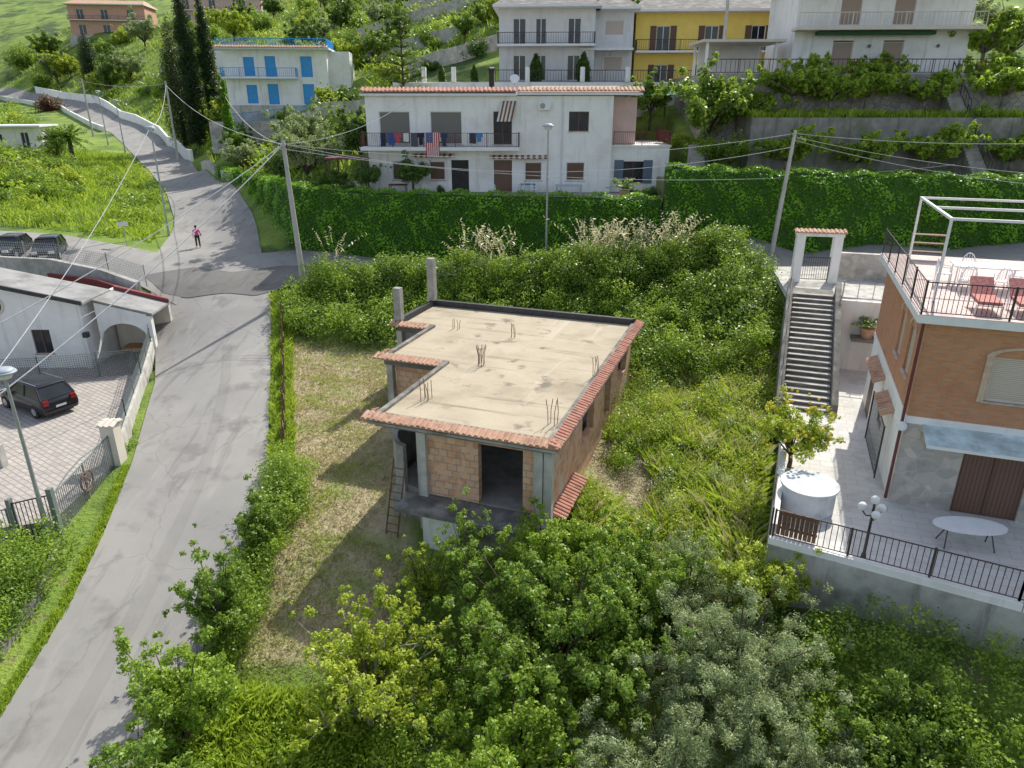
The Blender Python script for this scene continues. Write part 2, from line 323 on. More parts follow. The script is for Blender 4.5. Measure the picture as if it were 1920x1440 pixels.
def groundmat():
    m,nt,b,o=_nt('meadow_ground'); co=tc(nt)
    a=nt.nodes.new('ShaderNodeAttribute'); a.attribute_name='dry'
    g=mixrgb(nt,(.13,.22,.03),(.27,.37,.06),noise(nt,co,.3,9)); g=mixrgb(nt,g,(.26,.21,.12),noise(nt,co,.9,7,.57,.7)); g=mixrgb(nt,g,(.06,.11,.025),noise(nt,co,.13,8,.5,.6))
    d=mixrgb(nt,(.52,.44,.28),(.37,.31,.18),noise(nt,co,2.2,8)); d=mixrgb(nt,d,(.26,.32,.08),noise(nt,co,.5,7,.5,.66))
    nt.links.new(mixrgb(nt,g,d,a.outputs['Fac']),b.inputs['Base Color']); b.inputs['Roughness'].default_value=1; bump(nt,b,noise(nt,co,6,9,0,1),1,.15); return m
gr=grid_mesh('ground',X,Y,Z,groundmat()); gr['kind']='structure'
Xf,Yf=X.ravel(),Y.ravel()
dry=((Xf>redge(Yf)+.8)&(Xf<-3.5)&(Yf>17.5)&(Yf<40.5)).astype(float)
dry=np.maximum(dry,(((Xf-4.6)/1.6)**2+((Yf-26.5)/3.4)**2<1).astype(float)*.9)
at=gr.data.attributes.new('dry','FLOAT','POINT'); at.data.foreach_set('value',dry.astype(np.float32))
def asphalt(name,k=1,crack=.3):
    m,nt,b,o=_nt(name); co=tc(nt)
    c=mixrgb(nt,(.325*k,.31*k,.29*k),(.27*k,.258*k,.243*k),noise(nt,co,.35,8)); c=mixrgb(nt,c,(.215*k,.205*k,.194*k),noise(nt,co,.6,9,.54,.66))
    c=mixrgb(nt,c,(.43*k,.41*k,.37*k),noise(nt,co,50,3,.6,.85)); c=mixrgb(nt,c,(.175*k,.167*k,.158*k),noise(nt,co,1,7,.57,.75,st=(1.6,.12,1))); c=mixrgb(nt,c,(.39*k,.37*k,.345*k),noise(nt,co,1,7,.58,.78,st=(1.1,.1,1)))
    v=nt.nodes.new('ShaderNodeTexVoronoi'); v.feature='DISTANCE_TO_EDGE'; v.inputs['Scale'].default_value=.22
    nz=nt.nodes.new('ShaderNodeTexNoise'); nz.inputs['Scale'].default_value=1.2; nz.inputs['Detail'].default_value=8; nt.links.new(co,nz.inputs['Vector'])
    nt.links.new(mixrgb(nt,co,nz.outputs['Color'],.45),v.inputs['Vector'])
    r=nt.nodes.new('ShaderNodeMapRange'); r.inputs[1].default_value=.0; r.inputs[2].default_value=.005; r.inputs[3].default_value=crack; r.inputs[4].default_value=0; nt.links.new(v.outputs['Distance'],r.inputs[0])
    c=mixrgb(nt,c,(.1,.1,.1),r.outputs[0])
    nt.links.new(c,b.inputs['Base Color']); b.inputs['Roughness'].default_value=.9; bump(nt,b,noise(nt,co,40,5,0,1),.3); return m
ASPH=asphalt('worn_asphalt'); ASPHD=asphalt('shadow_toned_asphalt',.55,0)
def strip(name,left,right,off,m,step=1,k=8):
    def rs(P):
        P=np.array(P,float); d=np.r_[0,np.cumsum(np.hypot(*np.diff(P,axis=0).T))]; return P,d
    L,dl=rs(left);Rr,dr=rs(right); n=max(3,int(max(dl[-1],dr[-1])/step)); t=np.linspace(0,1,n)
    lx=np.interp(t*dl[-1],dl,L[:,0]);ly=np.interp(t*dl[-1],dl,L[:,1]);rx=np.interp(t*dr[-1],dr,Rr[:,0]);ry=np.interp(t*dr[-1],dr,Rr[:,1])
    s=np.linspace(0,1,k)[:,None]; XX=lx+(rx-lx)*s; YY=ly+(ry-ly)*s; ZZ=TV(XX,YY).reshape(XX.shape)+off
    o=grid_mesh(name,XX.T,YY.T,ZZ.T,m); o['kind']='structure'; return o
yy=ax([(4,60,1),(60,199,3)])
strip('road',[(ledge(y),y) for y in yy],[(redge(y),y) for y in yy],.07,ASPH,.7,12)
strip('lane',[(-21,47.5),(-14,48.2),(-5,48),(5,47.4),(12,45.9),(17,44.9),(26,44),(40,43.4)],[(-21,54),(-16.5,55),(-10,53),(0,52),(10.4,50.4),(20,49.3),(30,48.7),(40,48.3)],.082,ASPH)
strip('side_road',[(-22,45.2),(-26,48),(-31,50),(-40,51.5),(-60,53)],[(-22,52),(-28,54),(-34,55.5),(-42,56.5),(-60,59)],.094,ASPH)
strip('shadow_toned_asphalt_patch',[(-23.4,46.6),(-21.5,45.9),(-19,46.3),(-17,45.9),(-15.6,46.8),(-12,48.6)],[(-25.8,49.0),(-23,50.9),(-20,50.2),(-17,51.6),(-14.5,51.0),(-11,50.6)],.106,ASPHD,.4)  # dark asphalt at the junction, with soft shadows painted into its colour
strip('asphalt_patch_strip',[(-13.0,8),(-13.1,20),(-13.6,27),(-15.4,35),(-17.1,40)],[(-12.4,8),(-12.5,20),(-13.1,27),(-14.9,35),(-16.6,40)],.082,asphalt('mid_patch_asphalt',.9,.1))
# ---------------------------------------------------------------- foliage helpers
def leaves_np(P,N,size,vals,asp=.55):
    n=len(P); N=N/np.linalg.norm(N,axis=1,keepdims=True).clip(1e-6)
    a=np.cross(N,R.normal(size=(n,3))); a/=np.linalg.norm(a,axis=1,keepdims=True).clip(1e-6); b=np.cross(N,a)
    s=(size*(R.uniform(.6,1.35,n)))[:,None]
    V=np.stack([P-a*s*.5,P-b*s*asp*.5+N*s*.08,P+a*s*.5-N*s*.1,P+b*s*asp*.5+N*s*.08],1).reshape(-1,3)
    return V,np.arange(4*n).reshape(n,4),vals
def leafobj(name,parts,m,parent=None,**kw):
    V=[];F=[];A=[];o=0
    for v,f,a in parts: V.append(v);F.append(f+o);A.append(a);o+=len(v)
    V=np.concatenate(V);F=np.concatenate(F);A=np.concatenate(A)
    me=bpy.data.meshes.new(name); mesh_np(me,V,F)
    for x in (m if isinstance(m,list) else [m]): me.materials.append(x)
    at=me.attributes.new('v','FLOAT','FACE'); at.data.foreach_set('value',A.clip(0,1).astype(np.float32))
    ob=bpy.data.objects.new(name,me); COL.objects.link(ob)
    if parent: ob.parent=parent
    for k,v in kw.items(): ob[k]=v
    return ob
def clump_leaves(C,per,size,asp=.55,up=.5,flat=1.0,inner=.35):
    C=np.asarray(C,float); n=len(C); cnt=np.maximum(6,(per*(C[:,3]/C[:,3].mean())**2).astype(int)); idx=np.repeat(np.arange(n),cnt); k=len(idx)
    d=R.normal(size=(k,3)); d/=np.linalg.norm(d,axis=1,keepdims=True)
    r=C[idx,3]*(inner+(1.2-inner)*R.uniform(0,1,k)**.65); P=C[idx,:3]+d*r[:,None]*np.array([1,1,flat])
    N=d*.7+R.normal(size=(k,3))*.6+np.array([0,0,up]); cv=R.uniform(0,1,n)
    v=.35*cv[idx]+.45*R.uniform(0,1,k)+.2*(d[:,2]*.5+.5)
    return leaves_np(P,N,size,v,asp)
def crown_clumps(c,rx,ry,rz,n,cr,shell=.55,hollow=0):
    d=R.normal(size=(n,3)); d/=np.linalg.norm(d,axis=1,keepdims=True); r=shell+(1-shell)*R.uniform(0,1,n)
    r=np.where(R.uniform(0,1,n)<.25,r*.6,r)*R.uniform(.82,1.12,n)
    P=np.array(c)+d*r[:,None]*np.array([rx,ry,rz]); return np.c_[P,cr*R.uniform(.55,1.35,n)]
def spray_crown(c,rx,ry,rz,n,cr,nb=22):
    c=np.array(c,float); root=c-np.array([0,0,rz*.95]); out=[];per=max(3,n//nb); tips=[]
    for i in range(nb):
        d=R.normal(size=3); d[2]=abs(d[2])*.9-.35; d/=np.linalg.norm(d); tip=c+d*np.array([rx,ry,rz])*R.uniform(.58,1.3); tips.append(tip)
        for t in np.linspace(.42,1.02,per)+R.uniform(-.04,.04,per):
            bow=np.array([0,0,math.sin(min(t,1)*3.14)*.35*rz*.5]); p=root+(tip-root)*t+bow+R.normal(size=3)*cr*.55
            out.append([*p,cr*(1.3-.8*t)*R.uniform(.5,1.3)])
    return np.array(out),tips,root
def tree(label,cat,loc,h,rx,rz,nc,cr,per,size,lm,bm=BARK,group=None,asp=.55,ry=None,name='tree',tw=0,up=.5,inner=.35,nb=22):
    t=thing(name,label,cat,loc,0,group); C,tips,root=spray_crown((0,0,h),rx,ry or rx,rz,nc,cr,nb)
    C[:,2]=np.maximum(C[:,2],.25)
    b=B(); r0=.05+rx*.035; root=Vector((0,0,max(root[2],.5))); b.tube([(0,0,-.3),root*.5+Vector((.05,.03,0)),root],r0,8,0,r0*.75)
    for tp in tips:
        e=root.lerp(Vector(tp),.9); P=[root.lerp(e,q)+Vector((0,0,math.sin(q*3.14)*.17*rz)) for q in (0,.35,.7,1)]; b.tube(P,r0*.4,5,0,r0*.06)
        if tw:
            for q in (1,2):
                o=P[q]; b.tube([o,o+Vector(R.normal(size=3))*rx*.1+Vector((0,0,.1))],r0*.16,4,0,r0*.05)
    b.obj('trunk',t,[bm],True)
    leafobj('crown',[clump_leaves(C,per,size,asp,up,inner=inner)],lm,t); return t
def shrub(label,loc,rx,rz,nc,cr,per,size,lm,group=None,ry=None):
    C=crown_clumps((0,0,rz*.6),rx,ry or rx,rz,nc,cr,.3); C=C[C[:,2]>-.2]
    o=leafobj('shrub',[clump_leaves(C,per,size)],lm); o.location=loc; tag(o,label,'bush',group); return o
def blades(n,xf,hmin,hmax,w,lm,name,lean=.35,zoff=0,keep=None,zfix=None):
    P=xf(n)
    if keep is not None: P=P[keep(P[:,0],P[:,1])]
    n=len(P); z=(TV(P[:,0],P[:,1]) if zfix is None else np.full(n,zfix))+zoff
    nz=(np.sin(P[:,0]*1.1+np.sin(P[:,1]*.7)*2)*np.cos(P[:,1]*.83+np.cos(P[:,0]*.5)*2)*.5+.5)*.6+.4*R.uniform(0,1,n)
    h=hmin+(hmax-hmin)*nz*R.uniform(.6,1.25,n); a=R.uniform(0,6.283,n); l=R.normal(size=(n,2))*lean
    base=np.c_[P,z]; wv=np.c_[np.cos(a),np.sin(a),np.zeros(n)]*(w*.5); tip=base+np.c_[l*h[:,None],h]; mid=base+np.c_[l*h[:,None]*.3,h*.55]
    V=np.stack([base-wv,base+wv,mid+wv*.8,tip],1).reshape(-1,3); return leafobj(name,[(V,np.arange(4*n).reshape(n,4),R.uniform(0,1,n)*.6+.4*nz)],lm,kind='stuff')
def railing(pts,h,sp=.13,r=.012,b=None,bot=.08,m=0,post=2.0):
    b=b or B()
    for p,q in zip(pts[:-1],pts[1:]):
        p=Vector(p);q=Vector(q);L=(q-p).length;U=Vector((0,0,1)); b.cyl(p+U*h,q+U*h,r*1.8,n=5,m=m); b.cyl(p+U*bot,q+U*bot,r*1.4,n=5,m=m)
        k=max(1,int(L/sp))
        for i in range(k+1): a=p.lerp(q,i/k); b.cyl(a+U*bot,a+U*h,r,n=4,m=m,cap=False)
        k=max(1,int(L/post))
        for i in range(k+1): a=p.lerp(q,i/k); b.box(a.x-.025,a.x+.025,a.y-.025,a.y+.025,a.z,a.z+h+.05,m)
    return b
def window(par,x,z,w,h,fm=WHITE2,pm=GLASS,y=0,name='window',arch=False,side=False,dep=.12,mull=True,sill=True):
    f=B();p=B();t=.06
    def bx(bb,a0,a1,d0,d1,z0,z1):
        if side: bb.box(d0,d1,a0,a1,z0,z1)
        else: bb.box(a0,a1,d0,d1,z0,z1)
    y0=y+dep-.04;y1=y+dep+.02
    bx(f,x,x+t,y0,y1,z,z+h);bx(f,x+w-t,x+w,y0,y1,z,z+h);bx(f,x+t,x+w-t,y0,y1,z+h-t,z+h);bx(f,x+t,x+w-t,y0,y1,z,z+t)
    if mull and pm is GLASS: bx(f,x+w/2-.035,x+w/2+.035,y0,y1,z+t,z+h-t)
    o=f.obj(name,par,[fm]); bx(p,x+t,x+w-t,y+dep-.015,y+dep+.005,z+t,z+h-t); p.obj('pane' if pm is GLASS else 'panel',o,[pm])
    if sill:
        s=B(); bx(s,x-.08,x+w+.08,y-.06,y+dep-.05,z-.06,z-.002); s.obj('sill',o,[CONCL])
    return o
def shutters(par,x,z,w,h,m,y=0,sw=None):
    sw=sw or w/2
    for a in (x-sw-.02,x+w+.02):
        B().box(a,a+sw,y-.05,y-.005,z,z+h).obj('shutter',par,[m])
# ================================================================ unfinished building (main subject)
rz20=rad(-20); r20=(math.cos(rad(20)),-math.sin(rad(20))); f20=(math.sin(rad(20)),math.cos(rad(20)))
def l2w(o,x,y): return (o[0]+r20[0]*x+f20[0]*y,o[1]+r20[1]*x+f20[1]*y)
def w2l(o,x,y): dx,dy=x-o[0],y-o[1]; return (dx*r20[0]+dy*r20[1],dx*f20[0]+dy*f20[1])
O=(1.6,21.0)
hb=thing('unfinished_house','unfinished brick house with flat concrete roof and tiled eaves','house',(O[0],O[1],0),rz20)
ins=[(-.45,.5),(-.45,15.5),(-12.2,15.5),(-12.2,11.3),(-10.3,11.3),(-10.3,6.5),(-7.3,6.5),(-7.3,.5)]
c_in=[(-.65,.7),(-.65,15.27),(-11.97,15.27),(-11.97,11.5),(-10.1,11.5),(-10.1,6.7),(-7.1,6.7),(-7.1,.7)]
b=B(); b.prism(ins,3.6,3.98,0,1)
roof=b.obj('roof',hb,[CONCD,DECK]); n=len(ins)
for i in range(n):
    j=(i+1)%n; P=[ins[i],ins[j],c_in[j],c_in[i]]; bl=i in(1,2); top=4.3 if bl else 4.1
    B().hexa([(p[0],p[1],3.985) for p in P]+[(p[0],p[1],top) for p in P],0).obj('parapet',roof,[BITUM if bl else CONCD])
for a in [((-7.65,.5,4.14),(-.05,.5,4.14)),((-10.65,6.5,4.14),(-7.32,6.5,4.14)),((-12.5,11.3,4.14),(-10.32,11.3,4.14))]:
    B().tiles(a[0],a[1],(0,-.42,0),.11).obj('eave_tiles',roof,[TERRA],label='terracotta half-round tiles along the eave')
B().tiles((-.45,.05,4.14),(-.45,15.8,4.14),(.4,0,0),.1).obj('eave_tiles',roof,[TERRAR])
for y0,y1,x in ((.3,1.0,-7.3),(6.2,7.2,-10.3),(11.0,11.9,-12.2)): B().tiles((x,y0,4.13),(x,y1,4.13),(-.3,0,0),.1).obj('eave_tiles',roof,[TERRA])
B().box(-7.4,-.1,.12,.48,3.84,3.94).obj('soffit',hb,[CONC]); B().box(-.43,-.1,.5,15.6,3.84,3.94).obj('soffit',hb,[CONC])
b=B(); b.wall(-5.3,.7,-.95,.7,1.0,3.6,.3,[(2.05,3.75,1.0,3.45)]); b.obj('wall',hb,[BRICKH],label='front wall of bare hollow clay blocks')
b=B(); b.wall(-.62,1.1,-.62,15.4,-.3,3.6,.3,[(4.3,6.3,1.6,3.3),(8.3,9.6,1.0,3.3),(11.2,13.2,1.9,3.3)]); b.obj('wall',hb,[BRICKS])
b=B(); b.wall(-12.0,11.6,-10.0,11.6,-.2,3.6,.25); b.obj('wall',hb,[CONC]); b=B(); b.wall(-12.0,15.3,-12.0,11.9,0,3.6,.25,[(1.2,2.2,1.4,2.8)]); b.obj('wall',hb,[CONC])
b=B(); b.wall(-9.95,6.9,-7.25,6.9,.1,3.6,.25,[(1.5,2.3,1.4,3.)]); b.obj('wall',hb,[BRICKH]); b=B(); b.wall(-10,11.5,-10,7.2,0,3.6,.25,[(1.5,2.6,1.2,3)]); b.obj('wall',hb,[BRICKS])
B().wall(-5.35,3.2,-5.35,1.1,1.0,3.6,.2).obj('inner_wall',hb,[CONC]);B().wall(-7.2,6.4,-7.2,4.5,.3,3.6,.2).obj('inner_wall',hb,[BRICKS]);B().box(-11.7,-1,15.0,15.25,0,3.6).obj('inner_wall',hb,[CONC]);B().wall(-.95,6.2,-6.9,6.2,1,3.6,.15).obj('inner_wall',hb,[CONC])
b=B()
for i in range(10):
    a0=math.pi*(.5+i/10*.95);a1=math.pi*(.5+(i+1)/10*.95);c=(-6.2,2.8);r=1.3
    P=[(c[0]+math.cos(a)*q,c[1]+math.sin(a)*q*1.5) for a,q in ((a0,r),(a1,r),(a1,r-.15),(a0,r-.15))]
    b.hexa([(p[0],p[1],-.8) for p in P]+[(p[0],p[1],2.7) for p in P])
b.obj('curved_wall',hb,[CONC])
for x,y,z0,z1,w in [(-5.45,.65,-.9,3.6,.36),(-.95,.65,-.9,3.6,.3),(-.62,.75,-.9,3.6,.3),(-10.15,6.75,-.5,3.6,.3),(-12.15,11.4,-.5,3.6,.3),(-.78,5.1,-.5,3.6,.26),(-.78,9.1,-.5,3.6,.26),(-.78,15.1,-.5,3.6,.3),(-7.1,6.7,0,3.6,.3)]:
    B().box(x-w/2,x+w/2,y-w/2+.05,y+w/2+.05,z0,z1).obj('pillar',hb,[CONCL])
b=B(); b.box(-12.35,-11.95,11.25,11.6,4.2,5.9); b.obj('roof_pillar',hb,[CONC]); b=B(); b.box(-12.3,-11.9,15.1,15.5,4.31,6.7); b.obj('roof_pillar',hb,[CONC])
b=B(); b.prism([(-.95,.9),(-.95,15.3),(-11.9,15.3),(-11.9,11.6),(-9.9,11.6),(-9.9,6.9),(-7.0,6.9),(-7.0,1.2),(-5.3,.75),(-.95,.75)],.75,1.0); b.obj('floor_slab',hb,[CONC])
b=B(); b.box(-6.1,-1.2,-.6,.68,.82,.96); b.obj('porch_slab',hb,[CONCD])
B().box(-5.1,-3.6,-.3,.6,-2.2,.80).obj('basement_wall',hb,[WHITE]); B().box(-3.5,-.6,.3,.9,-2.2,.74).obj('foundation_wall',hb,[CONC]); B().box(-7.0,-5.65,.9,1.2,-2,.74).obj('foundation_wall',hb,[CONC]); B().box(-9.9,-7.1,6.95,7.2,-1,.74).obj('foundation_wall',hb,[CONC])
B().tiles((-.6,1.0,.95),(-.6,4.3,.95),(.55,0,0),.18).obj('lower_tile_canopy',hb,[TERRAR])
for i,(wx,wy,nn,hh) in enumerate([(-1.63,29.1,7,.95),(-3.6,25.2,6,.85),(1.24,23.0,4,1.0),(3.3,27.8,4,1.0),(-.18,33.2,4,.75),(-3.1,34.6,4,.55)]):
    lx,ly=w2l(O,wx+.1,wy+.2); b=B()
    for k in range(nn):
        x=lx+(k%2)*.22+random.uniform(-.05,.05);y=ly+(k//2)*.2; b.tube([(x,y,3.98),(x+random.uniform(-.03,.03),y,3.98+hh*.5),(x+random.uniform(-.1,.1),y+random.uniform(-.05,.05),3.98+hh*random.uniform(.85,1.05))],.014,5)
    b.obj('rebar_cluster',roof,[RUST])
t=thing('metal_ladder','rusty metal ladder leaning under the open porch','ladder',l2w(O,-6.75,-.25)+(-.7,),rz20)
for x in(0,.5): B().cyl((x,0,0),(x,1.0,2.9),.032).obj('rail',t,[RUST])
b=B()
for i in range(9): b.cyl((0,.1+i*.1,.25+i*.29),(.5,.1+i*.1,.25+i*.29),.02)
b.split('rung',t,[RUST])
# ================================================================ patio + right brick house
b=B(); b.prism(P_PATIO,-3,2.0,0,1); o=b.obj('patio',None,[mat('weathered_patio_wall',(.52,.51,.47),(.36,.35,.32),.9,.95,.6,c3=(.2,.2,.165),s3=.6,streak=(.13,.13,.11),fine=6),PATIO],kind='structure')
b=B(); b.prism([(17.2,34.6),(26,31),(40,42),(22,43.6),(16.2,43.6),(15.1,36.9)],.5,5.35,0,0); b.obj('upper_landing',None,[CONCL],kind='structure')
b=B(); b.wall(16.3,34.65,26,31,2.0,5.6,.14); tag(b.obj('retaining_wall',None,[WHITE]),'white plastered retaining wall behind the patio','wall')
t=tag(B().wall(18.5,40.6,27,38,5.3,6.8,.4).obj('stone_wall',None,[STONE]),'low rubble stone wall beside the gate','wall')
b=B(); railing([(16.6,34.8,5.6),(20.5,33.4,5.6)],.9,.6,.02,b); tag(b.obj('handrail',None,[STEEL]),'steel handrail on top of the retaining wall','railing')
b=B(); b.wall(7.95,18.72,13.7,15.52,2.0,2.22,.22); b.wall(13.72,15.5,22,11.2,2.0,2.22,.22); b.wall(12.05,28.6,8.1,19.1,2.0,2.5,.22); tag(b.obj('patio_curb',None,[WHITE]),'low white curb wall edging the patio','wall')
b=railing([(8.1,18.8,2.2),(13.7,15.7,2.2),(22,11.4,2.2)],.95,.16,.012); tag(b.obj('iron_fence',None,[BRI]),'thin dark iron fence along the patio edge','fence')
b=railing([(8.05,18.9,2.2),(8.9,21.0,2.2)],.95,.16,.012); tag(b.obj('iron_fence',None,[BRI]),'rusty dark iron fence at the patio corner','fence')
b=B(); 
for i in range(9): b.box(i*.13,i*.13+.11,0,.04,0,.85+.02*(i%2))
b.box(0,1.17,.041,.07,.2,.28);b.box(0,1.17,.041,.07,.7,.78)
o=b.obj('wooden_screen',None,[RUST]); o.location=(8.25,18.95,2.2); o.rotation_euler=(0,0,rad(-29)); tag(o,'small rusty brown screen on the fence corner','fence')
RH=(12.9,21.2)
h=thing('brick_house','two storey orange brick house with roof terrace','house',(RH[0],RH[1],2.0),rz20)
B().wall(0,0,9,0,3.25,6.45,.3,[(2.0,3.9,4.05,5.5)]).obj('wall',h,[BRICKO],label='orange brick upper storey wall'); B().wall(0,9.7,0,.3,3.25,6.45,.3,[(5.4,6.3,4.1,5.7),(7.4,8.4,4.1,5.7)]).obj('wall',h,[BRICKO],label='orange brick upper storey wall'); B().box(.3,9,9.4,9.7,3.25,6.45).obj('wall',h,[BRICKO])
b=B(); b.wall(0,0,9,0,0,3.0,.3,[(1.85,3.75,0,2.5)]); b.obj('wall',h,[STONE],label='rubble stone ground floor wall')
B().wall(0,9.7,0,.3,0,3.0,.3,[(1.2,2.3,0,2.3),(4.5,5.7,.9,2.3)]).obj('wall',h,[WHITE],label='white plaster side wall'); b=B(); b.box(-.03,9,-.03,.3,3.0,3.25);b.box(-.03,.3,.3,9.7,3.0,3.25); b.obj('plaster_band',h,[WHITE])
B().box(-.35,9.2,-.35,10,6.45,6.7,0).obj('terrace_slab',h,[WHITE2]); B().box(-.33,9.2,-.33,9.98,6.702,6.72).obj('terrace_floor',h,[PINKT])
railing([(-.28,-.28,6.72),(9,-.28,6.72)],1.0,.13,.012).obj('terrace_railing',h,[IRON]); railing([(-.28,10,6.72),(-.28,-.25,6.72)],1.0,.26,.011).obj('terrace_railing',h,[IRON])
window(h,2.0,4.05,1.9,1.45,CREAM,ROLLW,0,'window')
LB=brickmat('pale_lintel_brick',(.6,.42,.3),(.66,.5,.38),(.55,.45,.36),.12,.2,.012)
b=B()
for i in range(12):
    a0=math.pi*i/12;a1=math.pi*(i+1)/12; c=(2.95,5.5)
    P=[(c[0]+math.cos(a)*q*1.12,c[1]+math.sin(a)*q*.36) for a,q in((a0,.86),(a0,1.05),(a1,1.05),(a1,.86))]
    b.hexa([(p[0],-.04,p[1]) for p in P]+[(p[0],0.0-.003,p[1]) for p in P])
b.box(1.8,1.98,-.04,-.003,4.0,5.5);b.box(3.92,4.1,-.04,-.003,4.0,5.5); b.obj('window_surround',h,[LB])
for y in (1.3,3.4):
    w=window(h,y,4.1,.95,1.6,CREAM,ROLLW,0,'window',side=True); b=B()
    for i in range(8):
        a0=math.pi*i/8;a1=math.pi*(i+1)/8;P=[(y+.47+math.cos(a)*q,5.7+math.sin(a)*q*.6) for a,q in((a0,.48),(a0,.62),(a1,.62),(a1,.48))]
        b.hexa([(-.04,p[0],p[1]) for p in P]+[(-.003,p[0],p[1]) for p in P])
    b.obj('window_arch',w,[LB])
d=B(); d.box(1.85,3.75,.12,.2,.02,2.48); d.obj('door',h,[WOODV],label='dark brown boarded double door')
b=B(); b.box(1.85,3.75,.1,.119,0,.05);b.box(2.78,2.82,.08,.119,.05,2.45);b.box(1.85,3.75,.08,.119,2.4,2.5); b.obj('door_frame',h,[WOODB])
b=B(); b.hexa([(.5,-1.15,2.75),(6,-1.15,2.75),(6,-.01,3.0),(.5,-.01,3.0),(.5,-1.15,2.78),(6,-1.15,2.78),(6,-.01,3.03),(.5,-.01,3.03)]); c=b.obj('glass_canopy',h,[GLASSC])
b=B(); 
for x in np.arange(.5,6.1,.9): b.hexa([(x,-1.17,2.70),(x+.05,-1.17,2.70),(x+.05,-.04,2.95),(x,-.04,2.95),(x,-1.17,2.745),(x+.05,-1.17,2.745),(x+.05,-.04,2.995),(x,-.04,2.995)])
b.box(.5,6,-1.2,-1.155,2.7,2.8); b.obj('canopy_frame',c,[WHITE2])
b=B(); b.tube([(-.12,-.1,6.4),(-.12,-.1,.2)],.05,8); b.obj('drain_pipe',h,[REDI])
B().tiles((-.02,5.0,2.7),(-.02,8.0,2.7),(-.4,0,0),.2).obj('awning_tiles',h,[TERRA]);B().tiles((-.02,2.0,2.55),(-.02,4.2,2.55),(-.4,0,0),.2).obj('awning_tiles',h,[TERRA])
railing([(-.3,1.5,.1),(-.3,5,.1)],2.0,.2,.012).obj('iron_grille',h,[IRON]); B().box(-.02,.05,7.4,8.4,0.02,2.25).obj('side_door',h,[WOODB]); B().box(.05,.1,4.05,5.2,.92,2.28).obj('side_window',h,[GLASS])
B().ball((-.12,-.25,2.95),.16,m=0).obj('wall_lamp',h,[WHITE2],True)
TZ=8.72
def rh(x,y,z=TZ): p=l2w(RH,x,y); return (p[0],p[1],z)
t=thing('pergola_frame','white steel pergola frame on the roof terrace','pergola',rh(0,0),rz20)
cs=[(.35,1.6),(.35,7.4),(5.2,1.6),(5.2,7.4)]
for x,y in cs: B().box(x-.04,x+.04,y-.04,y+.04,0,2.6).obj('post',t,[WHITE2])
for y in (1.6,4.5,7.4): B().box(.3,5.3,y-.04,y+.04,2.6,2.68).obj('beam',t,[WHITE2])
for x in (.35,5.2): B().box(x-.04,x+.04,1.65,7.35,2.601,2.679).obj('beam',t,[WHITE2])
t=thing('terrace_table','rectangular white metal table on the terrace','table',rh(2.2,4.4),rz20)
B().box(-.95,.95,-.5,.5,.72,.76).obj('table_top',t,[WHITE2])
for x in(-.85,.85):
    for y in(-.4,.4): B().cyl((x,y,0),(x,y,.72),.025).obj('leg',t,[WHITE2])
def chair(loc,rz,m,label,g):
    t=thing('garden_chair',label,'chair',loc,rz,g)
    b=B(); 
    for i in range(6): b.box(-.24+i*.083,-.175+i*.083,-.24,.24,.43,.46)
    b.box(-.24,.24,-.02,.02,.40,.43); b.obj('seat',t,[m]); b=B(); pts=[(-.22+.22*(1-math.cos(a)) ,.24,.5+.45*math.sin(a)) for a in np.linspace(0,math.pi,9)]
    b.tube(pts,.018,5); 
    for i in range(1,8): b.cyl((pts[i][0],.24,.46),pts[i],.009,n=4)
    b.obj('backrest',t,[m])
    for x in(-.22,.22):
        for y in(-.22,.22): B().cyl((x,y,0),(x,y,.43),.018,n=6).obj('leg',t,[m])
        B().tube([(x,-.2,.44),(x,-.2,.65),(x,.22,.68)],.015,5).obj('armrest',t,[m])
    return t
ch=chair(rh(2.0,5.4),rz20,WHITE2,'ornate white metal chair on the terrace','terrace chairs')
for x,y,a in [(1.0,4.2,1.5),(3.4,4.6,-1.6),(2.6,3.4,3.1),(1.6,3.4,3.0)]: cp(ch,rh(x,y),rz20+a)
def lounger(loc,rz):
    t=thing('sun_lounger','red patterned sun lounger by the terrace railing','lounger',loc,rz,'sun loungers')
    b=B(); b.box(-.32,.32,-.9,.2,.32,.42); b.hexa([(-.32,.2,.34),(.32,.2,.34),(.32,.75,.78),(-.32,.75,.78),(-.32,.17,.43),(.32,.17,.43),(.32,.7,.87),(-.32,.7,.87)]); b.obj('cushion',t,[REDF])
    b=B()
    for x in(-.34,.34): b.tube([(x,-.95,.3),(x,.2,.3),(x,.8,.76)],.02,5); b.cyl((x,-.8,0),(x,-.8,.3),.02);b.cyl((x,.2,0),(x,.2,.3),.02)
    b.cyl((-.34,-.95,.3),(.34,-.95,.3),.02); b.obj('frame',t,[WHITE2]); return t
lo=lounger(rh(1.6,1.1),rz20); cp(lo,rh(2.7,1.2),rz20)
t=thing('brick_chimney','short brown tiled chimney beside the terrace','chimney',rh(5.8,3.5,2+6.7),rz20); B().box(0,.8,0,.8,0,3.4).obj('stack',t,[BRICKS]); B().box(-.1,.9,-.1,.9,3.41,3.55).obj('cap',t,[TERRAR])
fl=thing('wooden_shelf','brown shelf with plant pots on the terrace','shelf',rh(.6,8.8),rz20); b=B(); [b.box(0,1.2,0,.35,z,z+.04) for z in (.3,.65,1.0)]; b.box(-.05,0,0,.35,0,1.04); b.box(1.2,1.25,0,.35,0,1.04); b.obj('boards',fl,[RUST])
ST=thing('garden_stairs','long outdoor stairs with pale treads and dark walls','stairs',(12.1,29.25,2.0),rz20)
b=B();tr=B()
for i in range(22):
    b.box(0,2.0,i*.33,(i+1)*.33 if i<21 else 8.4,0,(i+1)*.166-.03); tr.box(.05,1.95,i*.33-.03,i*.33+.3,(i+1)*.166-.028,(i+1)*.166)
